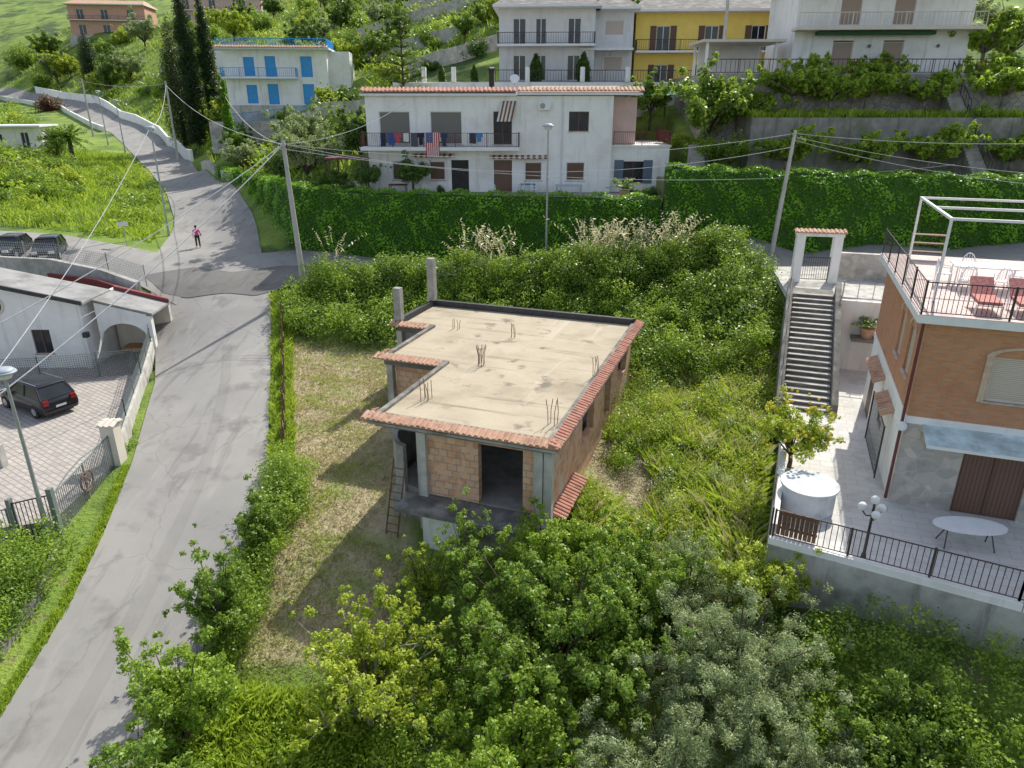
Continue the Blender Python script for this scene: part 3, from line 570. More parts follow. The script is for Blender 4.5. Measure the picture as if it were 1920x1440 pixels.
b.obj('risers',ST,[CONCD]); tr.split('tread',ST,[CONCL])
for x in(-.28,2.0):
    b=B(); b.hexa([(x,-.2,-1.5),(x+.26,-.2,-1.5),(x+.26,8.4,-1.5),(x,8.4,-1.5),(x,-.2,.55),(x+.26,-.2,.55),(x+.26,7.4,4.3),(x,7.4,4.3)]); b.obj('side_wall',ST,[CONCD])
b=B(); b.tube([(-.15,-.1,1.4),(-.15,7.4,5.1)],.025,6); [b.cyl((-.15,y,.5+y*.5),(-.15,y,1.4+y*.5),.015) for y in (0,1.8,3.6,5.4,7.2)]; b.obj('handrail',ST,[IRON])
GP=thing('entrance_gate','white pillared entrance gate with small tiled roof','gate',(15.75,39.4,5.4),rad(-12))
B().box(0,.45,0,.6,0,2.55).obj('pillar',GP,[WHITE]); B().box(1.95,2.4,0,.6,0,2.55).obj('pillar',GP,[WHITE]); b=B(); b.box(-.05,2.45,0,.6,2.551,2.72); g=b.obj('lintel',GP,[WHITE]); b=B(); b.tiles((-.15,.32,2.9),(2.55,.32,2.9),(0,-.4,0),.12);b.tiles((2.55,.32,2.9),(-.15,.32,2.9),(0,.4,0),.12); b.obj('roof_tiles',g,[TERRA])
railing([(.47,.3,.05),(1.93,.3,.05)],1.3,.12,.014).obj('gate_leaf',GP,[IRON])
B().box(-.6,3,-3.2,3,-.3,.0).obj('landing',GP,[CONCL])
CIS=mat('bluish_white_concrete',(.66,.7,.72),(.56,.6,.62),2,.9,.2,c3=(.45,.47,.47),s3=1)
t=thing('round_cistern','round white concrete cistern with flat cover','cistern',(10.0,20.95,2.0)); b=B(); b.cyl((0,0,0),(0,0,.8),.86,n=28); b.obj('drum',t,[CIS]); b=B(); b.cyl((0,0,.803),(0,0,.88),.93,n=28); b.obj('cover',t,[CIS])
t=thing('globe_lamp','black post lamp with white globes','lamp',(10.5,17.85,2.0)); b=B(); b.cyl((0,0,0),(0,0,1.95),.05,.035); b.cyl((0,0,0),(0,0,.25),.1,.06)
AN=(.3,2.4,4.5)
for a in AN: b.tube([(0,0,1.55),(.16*math.cos(a),.16*math.sin(a),1.48),(.3*math.cos(a),.3*math.sin(a),1.62)],.02,5)
b.obj('post',t,[IRON])
for a in AN: B().ball((.3*math.cos(a),.3*math.sin(a),1.74),.13).obj('globe',t,[WHITE2],True)
B().ball((0,0,2.07),.13).obj('globe',t,[WHITE2],True)
t=thing('oval_table','oval white table on the patio','table',(14.0,18.6,2.0),rad(-8)); b=B()
P=[(1.05*math.cos(a),.5*math.sin(a)) for a in np.linspace(0,2*math.pi,33)[:-1]]; b.prism(P,.7,.74); b.obj('table_top',t,[WHITE2])
for x in(-.6,.6): B().tube([(x*1.2,-.3,0),(x,0,.69),(x*1.2,.3,0)],.02,5).obj('leg',t,[IRON])
t=tree('small lemon tree full of yellow fruit','tree',(10.4,23.7,2.0),1.7,1.4,1.35,150,.26,50,.11,L_YEL,name='lemon_tree',nb=24,inner=.1)
b=B()
for i in range(70):
    d=R.normal(size=3); d/=np.linalg.norm(d); b.ball((d[0]*1.3,d[1]*1.3,1.8+d[2]*1.25),.06,n=6,k=4)
b.split('lemon_fruit',t,[LEMON],True)
def cycad(loc,s,label,g=None,pot=TERRA,nm='potted_palm'):
    t=thing(nm,label,'plant',loc,0,g); b=B(); b.cyl((0,0,0),(0,0,.5),.25,.36,n=14); b.obj('pot',t,[pot])
    parts=[]
    for i in range(26):
        a=R.uniform(0,6.28);e=R.uniform(.1,1.1); ts=np.linspace(.1,1,14); L=.9*s
        px=np.cos(a)*np.cos(e)*ts*L; py=np.sin(a)*np.cos(e)*ts*L; pz=.6+np.sin(e)*ts*L-.35*ts**2*L
        P=np.stack([px,py,pz],1); P=np.repeat(P,2,0)+R.normal(size=(28,3))*.02; side=np.tile([1,-1],14)[:,None]*np.array([-np.sin(a),np.cos(a),0])*.08*s
        parts.append(leaves_np(P+side,R.normal(size=(28,3))*.3+np.array([0,0,1]),.2*s,R.uniform(0,1,28),.25))
    leafobj('fronds',parts,L_MID,t); return t
t=thing('stone_ledge','brown stone ledge fixed to the white wall','ledge',(17.6,33.9,3.9),rad(-20)); B().box(-.6,.6,-.6,.2,-.15,0).obj('slab',t,[CONCD])
cycad((17.6,33.7,3.9),.9,'potted cycad on the wall ledge'); cycad((15.4,15.3,2.0),1.0,'potted palm beside the patio fence')
# ================================================================ white house behind hedge
b=B(); b.prism(P_TERR,3,8.25,0,1)
b.obj('house_terrace',None,[CONCL,mat('terrace_paving',(.5,.46,.41),(.42,.38,.34),2,.9,.1)],kind='structure')
WH=(-11.1,57.6,8.3); h=thing('white_house','long two storey white house with tiled roof edge','house',WH,rad(-2))
ops=[(1.0,3.35,3.55,5.9),(4.9,7.3,3.55,5.9),(9.7,11.1,3.55,5.9),(15.4,16.9,4.5,5.9),(1.8,2.9,.9,2.3),(4.7,5.9,.9,2.3),(6.4,7.75,0.02,2.4),(9.7,11.1,.02,2.4),(12.1,13.4,.9,2.25),(15.3,16.7,.9,2.25)]
B().wall(0,0,18.7,0,0,7.0,.3,ops).obj('wall',h,[WHITE]); B().wall(18.7,.3,18.7,8,0,7,.3).obj('wall',h,[WHITE]); B().wall(0,8,0,.3,0,7,.3).obj('wall',h,[WHITE]); B().box(0.3,18.4,7.7,8,0,7).obj('wall',h,[WHITE])
B().box(.3,18.4,.9,1.0,.02,6.9).obj('interior_backing',h,[DARK])
b=B(); b.box(18.72,20.6,1.2,7.8,3.4,6.9); b.obj('wall',h,[PINK],label='pink side wing of upper floor')
b=B(); b.wall(18.72,.5,23.2,.5,0,3.35,.3,[(1.0,2.6,.7,2.3)]); b.box(22.9,23.2,.81,7.8,0,3.35); b.box(18.72,23.3,.4,7.8,3.352,3.5); b.obj('annex_wall',h,[WHITE],label='single storey side wing wall')
B().box(-.3,11.5,-.35,8.2,7.0,7.15,0).obj('roof',h,[WHITE2]); rf=B().box(11.5,20.8,-.35,8.2,7.05,7.2,0).obj('roof',h,[WHITE2]); RC=mat('weathered_roof_cover',(.46,.38,.33),(.38,.32,.29),1,.9,.3)
B().box(-.1,11.4,-.1,8,7.152,7.3).obj('roof_cover',rf,[RC]); B().hexa([(11.5,-.3,7.202),(20.8,-.3,7.202),(20.8,8.2,7.202),(11.5,8.2,7.202),(12.5,3.4,7.75),(19.3,3.4,7.75),(19.3,4.6,7.75),(12.5,4.6,7.75)]).obj('roof_cover',rf,[RC])
B().tiles((-.3,.35,7.55),(11.4,.35,7.55),(0,-.75,0),.24,w=.3,r=.12).obj('eave_tiles',rf,[TERRAR]); B().tiles((11.5,.25,7.57),(20.9,.25,7.57),(0,-.65,0),.24,w=.3,r=.12).obj('eave_tiles',rf,[TERRA])
B().box(9.2,9.6,3,3.4,7.3,8.9,0).obj('chimney',rf,[DARK]); B().box(9.1,9.7,2.9,3.5,8.902,9.0,0).obj('chimney_cap',rf,[DARK])
b=B(); b.box(-.3,11.7,-1.25,-.005,3.15,3.4); bl=b.obj('balcony',h,[WHITE2]); railing([(-.25,-.05,3.4),(-.25,-1.2,3.4),(11.65,-1.2,3.4),(11.65,-.05,3.4)],1.0,.14,.014).obj('railing',bl,[REDI])
railing([(18.9,.5,3.5),(23.2,.5,3.5),(23.2,7.7,3.5)],.95,.14,.014).obj('annex_railing',h,[REDI])
for x,z,w,hh,m in [(1.0,3.55,2.35,2.35,ROLLG),(4.9,3.55,2.4,2.35,ROLLG),(9.7,3.55,1.4,2.35,GLASS),(15.4,4.5,1.5,1.4,GLASS),(1.8,.9,1.1,1.4,WOODB),(4.7,.9,1.2,1.4,WOODB),(12.1,.9,1.3,1.35,WOODB),(15.3,.9,1.4,1.35,WOODB)]: window(h,x,z,w,hh,WOODB if m is GLASS else GREYP,m)
for x in (6.4,9.7): B().box(x,x+1.35,.14,.2,.03,2.38).obj('door',h,[WOODV if x>9 else DARK])
B().box(15.5,16.8,.16,.18,4.6,5.0).obj('red_curtain',h,[REDF])
w=window(h,19.7,.7,1.6,1.6,REDI,GLASS,.5); shutters(h,19.75,.65,1.5,1.75,SLATEB,.5,.7)
for x0,x1,z in [(3.4,6.9,2.75),(9.4,14.0,2.65)]:
    b=B(); k=int((x1-x0)/.22)
    for i in range(k): b.hexa([(x0+i*.22,-.5,z-.12),(x0+i*.22+.22,-.5,z-.12),(x0+i*.22+.22,-.02,z+.08),(x0+i*.22,-.02,z+.08),(x0+i*.22,-.52,z+.0),(x0+i*.22+.22,-.52,z+.0),(x0+i*.22+.22,-.02,z+.13),(x0+i*.22,-.02,z+.13)],i%2)
    b.obj('awning',h,[CREAM,REDI])
b=B(); k=8
for i in range(k): b.hexa([(10.0+i*.14,-.9,5.2),(10.14+i*.14,-.9,5.2),(10.44+i*.14,-.05,6.6),(10.3+i*.14,-.05,6.6),(10.0+i*.14,-.92,5.22),(10.14+i*.14,-.92,5.22),(10.44+i*.14,-.07,6.64),(10.3+i*.14,-.07,6.64)],i%2)
b.obj('awning',h,[CREAM,RUST],label='folded striped awning hanging over balcony')
b=B(); b.box(13.1,14.0,-.32,-.005,6.0,6.6); ac=b.obj('air_conditioner',h,[WHITE2]); B().cyl((13.4,-.33,6.3),(13.4,-.345,6.3),.2,n=16).obj('fan_grille',ac,[CONC])
b=B(); b.tube([(14.9,-.06,7),(14.9,-.06,0.1)],.05); b.obj('drain_pipe',h,[GREYP])
t=thing('satellite_dish','small white satellite dish on the roof','dish',(.2,60,15.5)); b=B(); b.cyl((0,0,0),(0,0,1.0),.03); b.obj('mast',t,[STEEL]); b=B(); b.cyl((0,-.1,1.0),(0,-.2,1.08),.32,.38,n=16); b.obj('dish',t,[WHITE2])
cols=[(.6,.6,.6),(.03,.04,.09),(.05,.1,.3),(.5,.1,.12),(.7,.7,.72),(.1,.1,.12),(.03,.03,.05),(.3,.35,.4),(.55,.5,.45),(.04,.06,.12),(.7,.68,.65),(.06,.06,.08),(.1,.25,.5)]
for i,c in enumerate(cols):
    m=mat('laundry_cloth_%d'%i,c,tuple(x*.8 for x in c),6,.95,.2); b=B(); wv=.3+.1*(i%3); hh=.6+.35*((i*7)%4)/3
    for k in range(5):
        x0=wv*k/5;x1=wv*(k+1)/5; d0=.03*math.sin(k*2.1+i);d1=.03*math.sin((k+1)*2.1+i)
        b.hexa([(x0,d0,-hh-.03*math.sin(k+i)),(x1,d1,-hh-.03*math.sin(k+1+i)),(x1,d1+.015,-hh),(x0,d0+.015,-hh),(x0,0,0),(x1,0,0),(x1,.015,0),(x0,.015,0)])
    if i%3==0: b.box(-.12,0,0,.012,-.3,0); b.box(wv,wv+.12,0,.012,-.3,0)
    o=b.obj('laundry_garment',None,[m]); xx=-10.9+.45+i*.58
    if i>9: xx+=.9
    o.location=(xx,56.33+.0-(xx+11)*.035,12.7); tag(o,'garment hung to dry over the balcony railing','clothes','laundry on the balcony')
FB=mat('flag_blue',(.03,.05,.2),None,4,.9,0);FR=mat('flag_red',(.5,.04,.05),None,4,.9,0);FW=mat('flag_white',(.7,.7,.7),None,4,.9,0)
b=B()
for i in range(13): b.box(i*.077,(i+1)*.077,0,.02,-1.75,0,1 if i%2==0 else 2)
b.box(.0,.54,-.012,-.002,-.72,-.0,0)
for i in range(5):
    for j in range(6): b.box(.05+i*.1,.09+i*.1,-.018,-.013,-.1-j*.11,-.06-j*.11,2)
o=b.obj('striped_flag',None,[FB,FR,FW]); o.location=(-6.45,56.13,12.75); tag(o,'red and white striped flag with blue starred corner','flag')
TG=8.27
t=thing('dark_pergola','dark wooden pergola roof beside the house','pergola',(-14.2,57,TG))
for x in(0,2.8):
    for y in(0,3.2): B().box(x,x+.12,y,y+.12,0,2.5).obj('post',t,[WOODB])
B().box(-.2,3.1,-.2,3.5,2.502,2.62).obj('roof',t,[REDI])
pc=chair((0.9,55.6,TG),.5,WHITE2,'white plastic chair on the house terrace','white plastic chairs')
for x,y,a in [(1.7,55.4,1.2),(2.4,56.2,2),(-1.5,55.9,0.2),(.3,56.3,2.8),(-6.5,55.7,1)]: cp(pc,(x,y,TG),a)
def table(loc,w,d,m,label,g=None):
    t=thing('garden_table',label,'table',loc,0,g); B().box(-w,w,-d,d,.7,.75).obj('table_top',t,[m])
    for x in(-w+.1,w-.1):
        for y in(-d+.1,d-.1): B().cyl((x,y,0),(x,y,.7),.03).obj('leg',t,[m])
    return t
table((1.2,56.3,TG),.6,.4,mat('blue_cloth',(.12,.25,.4),None,3,.8,0),'table with blue cloth on the house terrace'); table((4.3,55.4,TG),1.0,.6,mat('pale_blue_cloth',(.45,.55,.62),None,3,.8,0),'large table with pale cover on terrace')
table((-8.7,56,TG),.7,.5,REDI,'dark red table with cover on terrace')
t=thing('playhouse','small red children play house','playhouse',(-26.6,74,8.3)); B().box(0,1.0,0,.9,0,1.0).obj('wall',t,[MAROON]); b=B(); b.hexa([(-.15,-.15,1.0),(1.15,-.15,1.0),(1.15,1.05,1.0),(-.15,1.05,1.0),(.45,-.15,1.45),(.55,-.15,1.45),(.55,1.05,1.45),(.45,1.05,1.45)]); b.obj('roof',t,[REDF]); B().box(.3,.7,-.02,-.003,.1,.8).obj('doorway',t,[DARK])
# ================================================================ ivy hedges
def ivywall(path,ztop,th,label,dens=85,size=.17):
    b=B(); parts=[]; n=len(path)
    for i in range(n-1):
        (x0,y0),(x1,y1)=path[i],path[i+1]; L=math.hypot(x1-x0,y1-y0); ux,uy=(x1-x0)/L,(y1-y0)/L; nx,ny=-uy,ux
        zb0,zb1=T(x0,y0)-.4,T(x1,y1)-.4; P=[(x0,y0),(x1,y1),(x1+nx*th,y1+ny*th),(x0+nx*th,y0+ny*th)]
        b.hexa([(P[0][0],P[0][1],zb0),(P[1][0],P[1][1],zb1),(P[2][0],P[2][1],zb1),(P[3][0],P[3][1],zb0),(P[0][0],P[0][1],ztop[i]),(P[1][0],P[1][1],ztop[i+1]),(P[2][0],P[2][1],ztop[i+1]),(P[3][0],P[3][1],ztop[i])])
        hgt=((ztop[i]-zb0)+(ztop[i+1]-zb1))/2; k=int(L*hgt*dens); s=R.uniform(0,1,k); g=R.uniform(0,1,k)
        zb=zb0+(zb1-zb0)*s; zt=ztop[i]+(ztop[i+1]-ztop[i])*s; z=zb+(zt-zb)*g
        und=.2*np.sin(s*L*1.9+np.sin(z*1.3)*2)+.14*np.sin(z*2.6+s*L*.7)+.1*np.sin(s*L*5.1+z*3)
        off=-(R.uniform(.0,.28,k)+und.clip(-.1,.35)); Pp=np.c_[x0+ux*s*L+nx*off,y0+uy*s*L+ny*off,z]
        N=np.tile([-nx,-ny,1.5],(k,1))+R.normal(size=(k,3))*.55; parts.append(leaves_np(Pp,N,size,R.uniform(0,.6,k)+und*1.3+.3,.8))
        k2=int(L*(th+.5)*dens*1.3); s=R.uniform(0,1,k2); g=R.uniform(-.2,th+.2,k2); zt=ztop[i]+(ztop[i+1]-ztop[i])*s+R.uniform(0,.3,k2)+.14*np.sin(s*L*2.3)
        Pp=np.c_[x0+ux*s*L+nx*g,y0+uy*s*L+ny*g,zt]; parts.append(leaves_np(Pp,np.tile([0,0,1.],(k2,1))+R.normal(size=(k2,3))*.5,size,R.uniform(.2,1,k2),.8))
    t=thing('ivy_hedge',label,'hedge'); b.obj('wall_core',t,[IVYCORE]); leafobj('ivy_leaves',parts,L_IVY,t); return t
ivywall([(-32.3,81),(-24.2,68),(-17,55.8),(-10,53.1),(0,52.1),(10.4,50.6)],[8.1,8.5,8.8,8.6,8.5,8.5],1.0,'tall ivy covered retaining wall below the white house')
ivywall([(10.5,50.2),(20,49.1),(38,48.3)],[10.6,10.3,9.9],1.3,'high clipped ivy hedge along the lane')
# ================================================================ terraces on the right
WG=mat('weathered_grey_wall',(.34,.32,.29),(.22,.21,.19),1.2,.95,.4,c3=(.14,.17,.08),s3=.5,streak=(.12,.12,.1))
b=B(); b.prism([(17.5,55.2),(45,54.2),(60,54),(60,66),(17.5,66)],6,13.8,0,1); b.obj('middle_terrace',None,[WG,mat('terrace_soil',(.22,.29,.08),(.25,.2,.13),2,1,.5)],kind='structure')
b=B(); b.prism([(14.8,59.2),(35.5,59),(60,59),(60,90),(15.5,90)],10,16.9,0,1); b.obj('upper_terrace',None,[STONEG,CONC],kind='structure')
b=B(); b.prism([(11,51.3),(20,50.5),(40,49.8),(60,49),(60,56),(11,56)],4,9.6,0,0); b.obj('lower_terrace',None,[mat('garden_soil',(.22,.3,.08),(.26,.21,.14),1.5,1,.5)],kind='structure')
tag(railing([(14.9,59.3,16.9),(22,59.2,16.9),(36,59.1,16.9)],1.0,.35,.02).obj('terrace_railing',None,[REDI]),'brown pipe railing along the upper stone terrace','railing')
def stairs_block(loc,rz,n,w,label):
    t=thing('concrete_stairs',label,'stairs',loc,rz); b=B()
    for i in range(n): b.box(0,w,i*.22,n*.22,i*.2,(i+1)*.2-.002)
    b.obj('steps',t,[CONC]); b=railing([(w,0,.2),(w,n*.22,n*.2)],.9,.5,.018); b.obj('handrail',t,[IRON]); return t
stairs_block((32.2,51.0,9.6),0,21,1.1,'steep concrete stairs climbing the terrace wall'); stairs_block((32.6,56.0,13.8),0,15,1.1,'steep concrete stairs climbing to the upper terrace')
stairs_block((12.9,52.2,8.3),rad(-5),18,1.1,'narrow concrete stairs beside the white house')
h=thing('white_villa','white villa with tall brown shutters and long balcony','house',(22.4,62.5,16.9),rad(-3))
ops=[(3.1,4.7,0.02,2.5),(7.0,8.6,0.02,2.5),(3.3,4.9,3.6,6),(7.4,9,3.6,6)]
B().wall(0,0,13.5,0,0,6.5,.3,ops).obj('wall',h,[WHITE]);B().box(0,.3,.31,8,0,6.5).obj('wall',h,[WHITE]); B().box(13.2,13.5,.31,8,0,6.5).obj('wall',h,[WHITE]); b=B(); b.box(.3,13.2,.6,.7,0,6.4); b.obj('interior_backing',h,[DARK])
for o4 in ops: window(h,o4[0],o4[2],1.6,2.4,CREAM,ROLLT,name='shuttered_door',sill=False)
b=B(); b.box(-.3,13.9,-1.6,-.005,3.15,3.35); bl=b.obj('balcony',h,[CREAM]); railing([(-.2,-1.5,3.35),(13.8,-1.5,3.35)],1.0,.3,.02).obj('railing',bl,[CREAM]); B().box(1.5,10.5,-.9,-.3,2.85,3.1).obj('awning_case',h,[GREENC])
for x in (5.9,11.2): B().ball((x,-.12,2.1),.13).obj('wall_lamp',h,[CONCD],True)
B().prism([(-.6,-1.9),(14.2,-1.9),(14.2,8.5),(-.6,8.5)],6.502,6.8).obj('roof',h,[TERRA])
b=B(); b.prism([(-11,71),(-11,90),(28,90),(30,73.5),(13,70.5),(-2,70)],9,16.6,0,1); b.obj('grey_house_platform',None,[WHITE,CONC],kind='structure')
def bigh(loc,rz,w,d,fl,wm,label,opsx,balc,rail,roofm,sh=None,cat='house',name='terraced_house',fh=3.1,pm=None,gm=None,fd=0):
    h=thing(name,label,cat,loc,rz); H_=fl*fh; ops=[]
    if fd: B().box(-.3,w+.3,-1.5,d,-fd,-.01).obj('foundation',h,[CONCL])
    for f_ in range(fl):
        for (x,ww,z,hh) in opsx: ops.append((x,x+ww,f_*fh+z,f_*fh+z+hh))
    B().wall(0,0,w,0,0,H_,.3,ops).obj('wall',h,[wm]); B().box(0,.3,.31,d,0,H_).obj('wall',h,[wm]); B().box(w-.3,w,.31,d,0,H_).obj('wall',h,[wm]); B().box(.3,w-.3,d-.3,d,0,H_).obj('wall',h,[wm]); B().box(.3,w-.3,.6,.7,0,H_-.1).obj('interior_backing',h,[DARK])
    for o4 in ops:
        window(h,o4[0],o4[2],o4[1]-o4[0],o4[3]-o4[2],WHITE2 if gm is None else gm,pm or GLASS,sill=False)
        if sh: shutters(h,o4[0],o4[2],o4[1]-o4[0],o4[3]-o4[2],sh,0,(o4[1]-o4[0])*.45)
    for (x0,x1,f_) in balc:
        b=B(); b.box(x0,x1,-1.3,-.005,f_*fh-.1,f_*fh+.08); bl=b.obj('balcony',h,[WHITE2]); railing([(x0+.05,-.05,f_*fh+.08),(x0+.05,-1.25,f_*fh+.08),(x1-.05,-1.25,f_*fh+.08),(x1-.05,-.05,f_*fh+.08)],.95,.22,.016).obj('railing',bl,[rail])
    b=B(); b.box(-.5,w+.5,-1.4,d+.4,H_+.002,H_+.2); rf=b.obj('roof',h,[WHITE2])
    if roofm:
        b=B(); b.hexa([(-.5,-1.4,H_+.202),(w+.5,-1.4,H_+.202),(w+.5,d+.4,H_+.202),(-.5,d+.4,H_+.202),(.8,d*.35,H_+1.5),(w-.8,d*.35,H_+1.5),(w-.8,d*.6,H_+1.5),(.8,d*.6,H_+1.5)]); b.obj('tile_cover',rf,[roofm])
    return h
bigh((-1.2,73.5,16.7),rad(-3),8.9,9,2,GREYP,'light grey two storey house with railed balcony',[(1.3,1.2,.1,2.2),(3.4,1.0,.1,2.2),(6.4,1.2,.1,2.2)],[(-.1,8.9,1)],IRON,CONCD)
h=bigh((7.9,75,16.7),rad(-3),3.6,8,2,GREYP,'narrow grey wing with shuttered window',[(.9,1.8,1.0,1.3)],[],IRON,CONCD,pm=ROLLW)
B().box(-1.5,3.5,-2.2,-.01,2.7,2.9).obj('porch_canopy',h,[WHITE2])
bigh((11.9,76,16.0),rad(-3),14.6,9,2,YELLOW,'bright yellow terraced house with dark shutters',[(2.0,1.3,.1,2.2),(6.6,1.3,.1,2.2),(11,1.3,.1,2.2)],[(0,14.4,1)],IRON,CONCD,sh=WOODB,fh=3.4)
tag(railing([(-1.5,70.2,16.6),(12.5,70.8,16.6),(28,73.2,16.6)],1.0,.25,.018).obj('iron_fence',None,[IRON]),'black iron fence on the white garden wall','fence')
for x in (-8,-5.3,-1.8,1.4,6.4,10.5): 
    o=B().box(-.2,.2,-.2,.2,0,1.25).obj('gate_pillar',None,[WHITE]); o.location=(x,70.3,16.6); tag(o,'square white pillar on the garden wall','pillar','white wall pillars')
tag(B().box(-10,12,69.4,69.7,11,16.5).obj('garden_wall',None,[WHITE]),'long white garden wall above the roofs','wall')
t=thing('netting_shelter','long shelter covered in green shade netting','shelter',(3.5,67,13.4)); b=B(); b.hexa([(-2,0,2.0),(11,-2,2.0),(11,1.5,2.7),(-2,2.5,2.7),(-2,0,2.05),(11,-2,2.05),(11,1.5,2.75),(-2,2.5,2.75)]); b.obj('netting',t,[mat('green_netting',(.08,.24,.15),(.06,.18,.12),4,.9,.1)]); [B().cyl((x,.3,-2),(x,.3,2.1),.05).obj('post',t,[IRON]) for x in(-1.5,2.5,6.5,10)]
t=thing('roof_shelter','white flat shelter with reed cover beside yellow house','shelter',(15.5,62.5,16.9)); [B().box(x,x+.2,y,y+.2,0,2.4).obj('post',t,[WHITE]) for x in(0,5.5) for y in (0,4)]; B().box(-.4,6.2,-.4,4.6,2.402,2.6).obj('roof',t,[CREAM]); B().box(0.3,5.4,3.8,3.95,0,2.4).obj('back_wall',t,[WHITE])
h=bigh((-33,89,14.6),rad(6),11.6,7,2,WHITE,'white two storey house with bright blue shutters',[(2.2,1.2,.2,2.0),(4.6,1.2,.1,2.2),(8.6,1.3,.1,2.2)],[(-.2,8.2,1)],BLUEW,None,sh=None,name='blue_shuttered_house',pm=BLUEW,gm=BLUEW,fh=2.95,fd=2)
B().box(11.602,14,2,7,0,5.9).obj('wall',h,[WHITE]); railing([(-.3,-1.2,6.12),(11.8,-1.2,6.12),(11.8,7,6.12)],.9,.2,.025).obj('roof_railing',h,[BLUEW]); b=B(); b.tiles((-.5,-1.0,6.3),(12,-1.0,6.3),(0,-.6,0),.2,w=.3); b.obj('eave_tiles',h,[TERRA])
tag(railing([(-32,84.5,12.6),(-22,85,13.6),(-14,84,14)],1.0,.2,.02).obj('blue_fence',None,[BLUEW]),'bright blue metal garden fence','fence')
tag(B().wall(-34,84.8,-12,84.6,9.5,12.9,.3).obj('garden_wall',None,[STONE]),'stone garden wall with blue fence above','wall')
bigh((-116,208,T(-108,206)+.6),rad(8),19,10,2,SALMON,'salmon pink house with terracotta balconies',[(2,1.8,.1,2.5),(8,1.8,.1,2.5),(14.5,1.8,.1,2.5)],[(0,19,1)],REDI,TERRA,fd=3,fh=3.6)
bigh((-92,218,T(-82,216)+.6),rad(5),23,10,2,PINK,'pink and white house with red railings',[(2,1.8,.1,2.5),(9,1.8,.1,2.5),(17,1.8,.1,2.5)],[(0,23,1)],REDF,TERRA,fd=3,fh=3.6)
bigh((-71,101,T(-67,101)+.2),rad(12),7,5,1,WHITE,'low white garden building beside the road',[(1.2,1.0,.9,1.1),(4.4,1.0,.1,2.1)],[],REDI,None,fd=1.5,fh=2.9)
tag(B().wall(-45,118,-14,114,15,22.2,.4).obj('garden_wall',None,[WHITE]),'long white wall on the hillside','wall')
t=thing('greenhouse','low white plastic greenhouse on the slope','greenhouse',(-19,108,20.5),rad(-4)); b=B()
for i in range(8):
    a0=math.pi*i/8;a1=math.pi*(i+1)/8; b.hexa([(0,-2.2*math.cos(a0),2*math.sin(a0)),(9,-2.2*math.cos(a0),2*math.sin(a0)),(9,-2.2*math.cos(a1),2*math.sin(a1)),(0,-2.2*math.cos(a1),2*math.sin(a1)),(0,-2.1*math.cos(a0),1.9*math.sin(a0)),(9,-2.1*math.cos(a0),1.9*math.sin(a0)),(9,-2.1*math.cos(a1),1.9*math.sin(a1)),(0,-2.1*math.cos(a1),1.9*math.sin(a1))])
b.obj('cover',t,[WHITE2])
def lowwall(P,h_,th,m,label,base=None,nm='boundary_wall'):
    b=B()
    for (x0,y0),(x1,y1) in zip(P[:-1],P[1:]):
        z0,z1=T(x0,y0),T(x1,y1); L=math.hypot(x1-x0,y1-y0); nx,ny=-(y1-y0)/L*th,(x1-x0)/L*th; Q=[(x0,y0,z0),(x1,y1,z1),(x1+nx,y1+ny,z1),(x0+nx,y0+ny,z0)]
        b.hexa([(q[0],q[1],q[2]-.8) for q in Q]+[(q[0],q[1],q[2]+h_) for q in Q])
    return tag(b.obj(nm,None,[m]),label,'wall')
lowwall([(redge(y)+.5,y) for y in (96,101,107,113,119,125,135,145,155,165,175,185)],1.4,.3,WHITE,'white roadside wall climbing the hill'); lowwall([(ledge(y)-.8,y) for y in (185,175,165,155,145,135,128)],.9,.3,WHITE,'white wall along the upper road')
lowwall([(redge(y)+.6,y) for y in (82,86,90)],1.0,.3,STONE,'stone wall at the bend of the road')
for (x0,y0,x1,y1,hh,m,lb) in [(-22,78,-8,76,1.5,STONE,'stone terrace wall in hillside garden'),(-14,92,6,93,1.8,STONE,'stone terrace wall behind the houses'),(-30,104,-6,101,1.6,CONCL,'concrete terrace wall on the slope'),(-24,122,8,120,2,STONE,'long stone terrace wall on the slope'),(-58,140,-44,136,1.8,WHITE,'white garden wall on the hillside'),(-75,165,-55,160,1.8,STONE,'stone terrace wall above the road'),(-20,135,25,134,2.2,STONE,'high stone terrace wall on the hill')]:
    lowwall([(x0+(x1-x0)*q/5,y0+(y1-y0)*q/5+math.sin(q*2)*.5) for q in range(6)],hh,.4,m,lb,nm='terrace_wall')
# ================================================================ left property
LC=-.15
b=B(); b.prism(P_COURT,-3,LC,0,1); b.obj('courtyard',None,[CONC,PAVER],kind='structure')
h=thing('gabled_white_house','white gabled cottage with thin black roof edge','house',(-34,40.4,LC),0)
def gab(b,y0,y1,x0,x1,zr,ze,z0): b.hexa([(x0,y0,z0),(x1,y0,z0),(x1,y1,z0),(x0,y1,z0),(x0,y0,zr),(x1,y0,ze),(x1,y1,ze),(x0,y1,zr)])
b=B(); b.wall(-2,0,8.6,0,0,3.0,.3,[(7.4,8.5,.9,2.4)]); gab(b,0,.3,-2,8.6,6.3,4.0,3.0); b.obj('wall',h,[WHITE]); B().box(8.3,8.6,.31,4.5,0,3.9).obj('wall',h,[WHITE]); B().box(-2,8.3,.5,.6,0,3.9).obj('interior_backing',h,[DARK])
window(h,5.4,.9,1.1,1.5,WOODB,GLASS)
b=B(); b.cyl((3.6,-.06,3.9),(3.6,-.005,3.9),.62,n=24); w=b.obj('round_window',h,[CREAM]); b=B(); b.cyl((3.6,-.08,3.9),(3.6,-.062,3.9),.48,n=24); b.obj('pane',w,[GLASS])
GR=mat('weathered_grey_roof',(.36,.35,.34),(.27,.265,.26),1,.95,.3,c3=(.2,.2,.19),s3=.5)
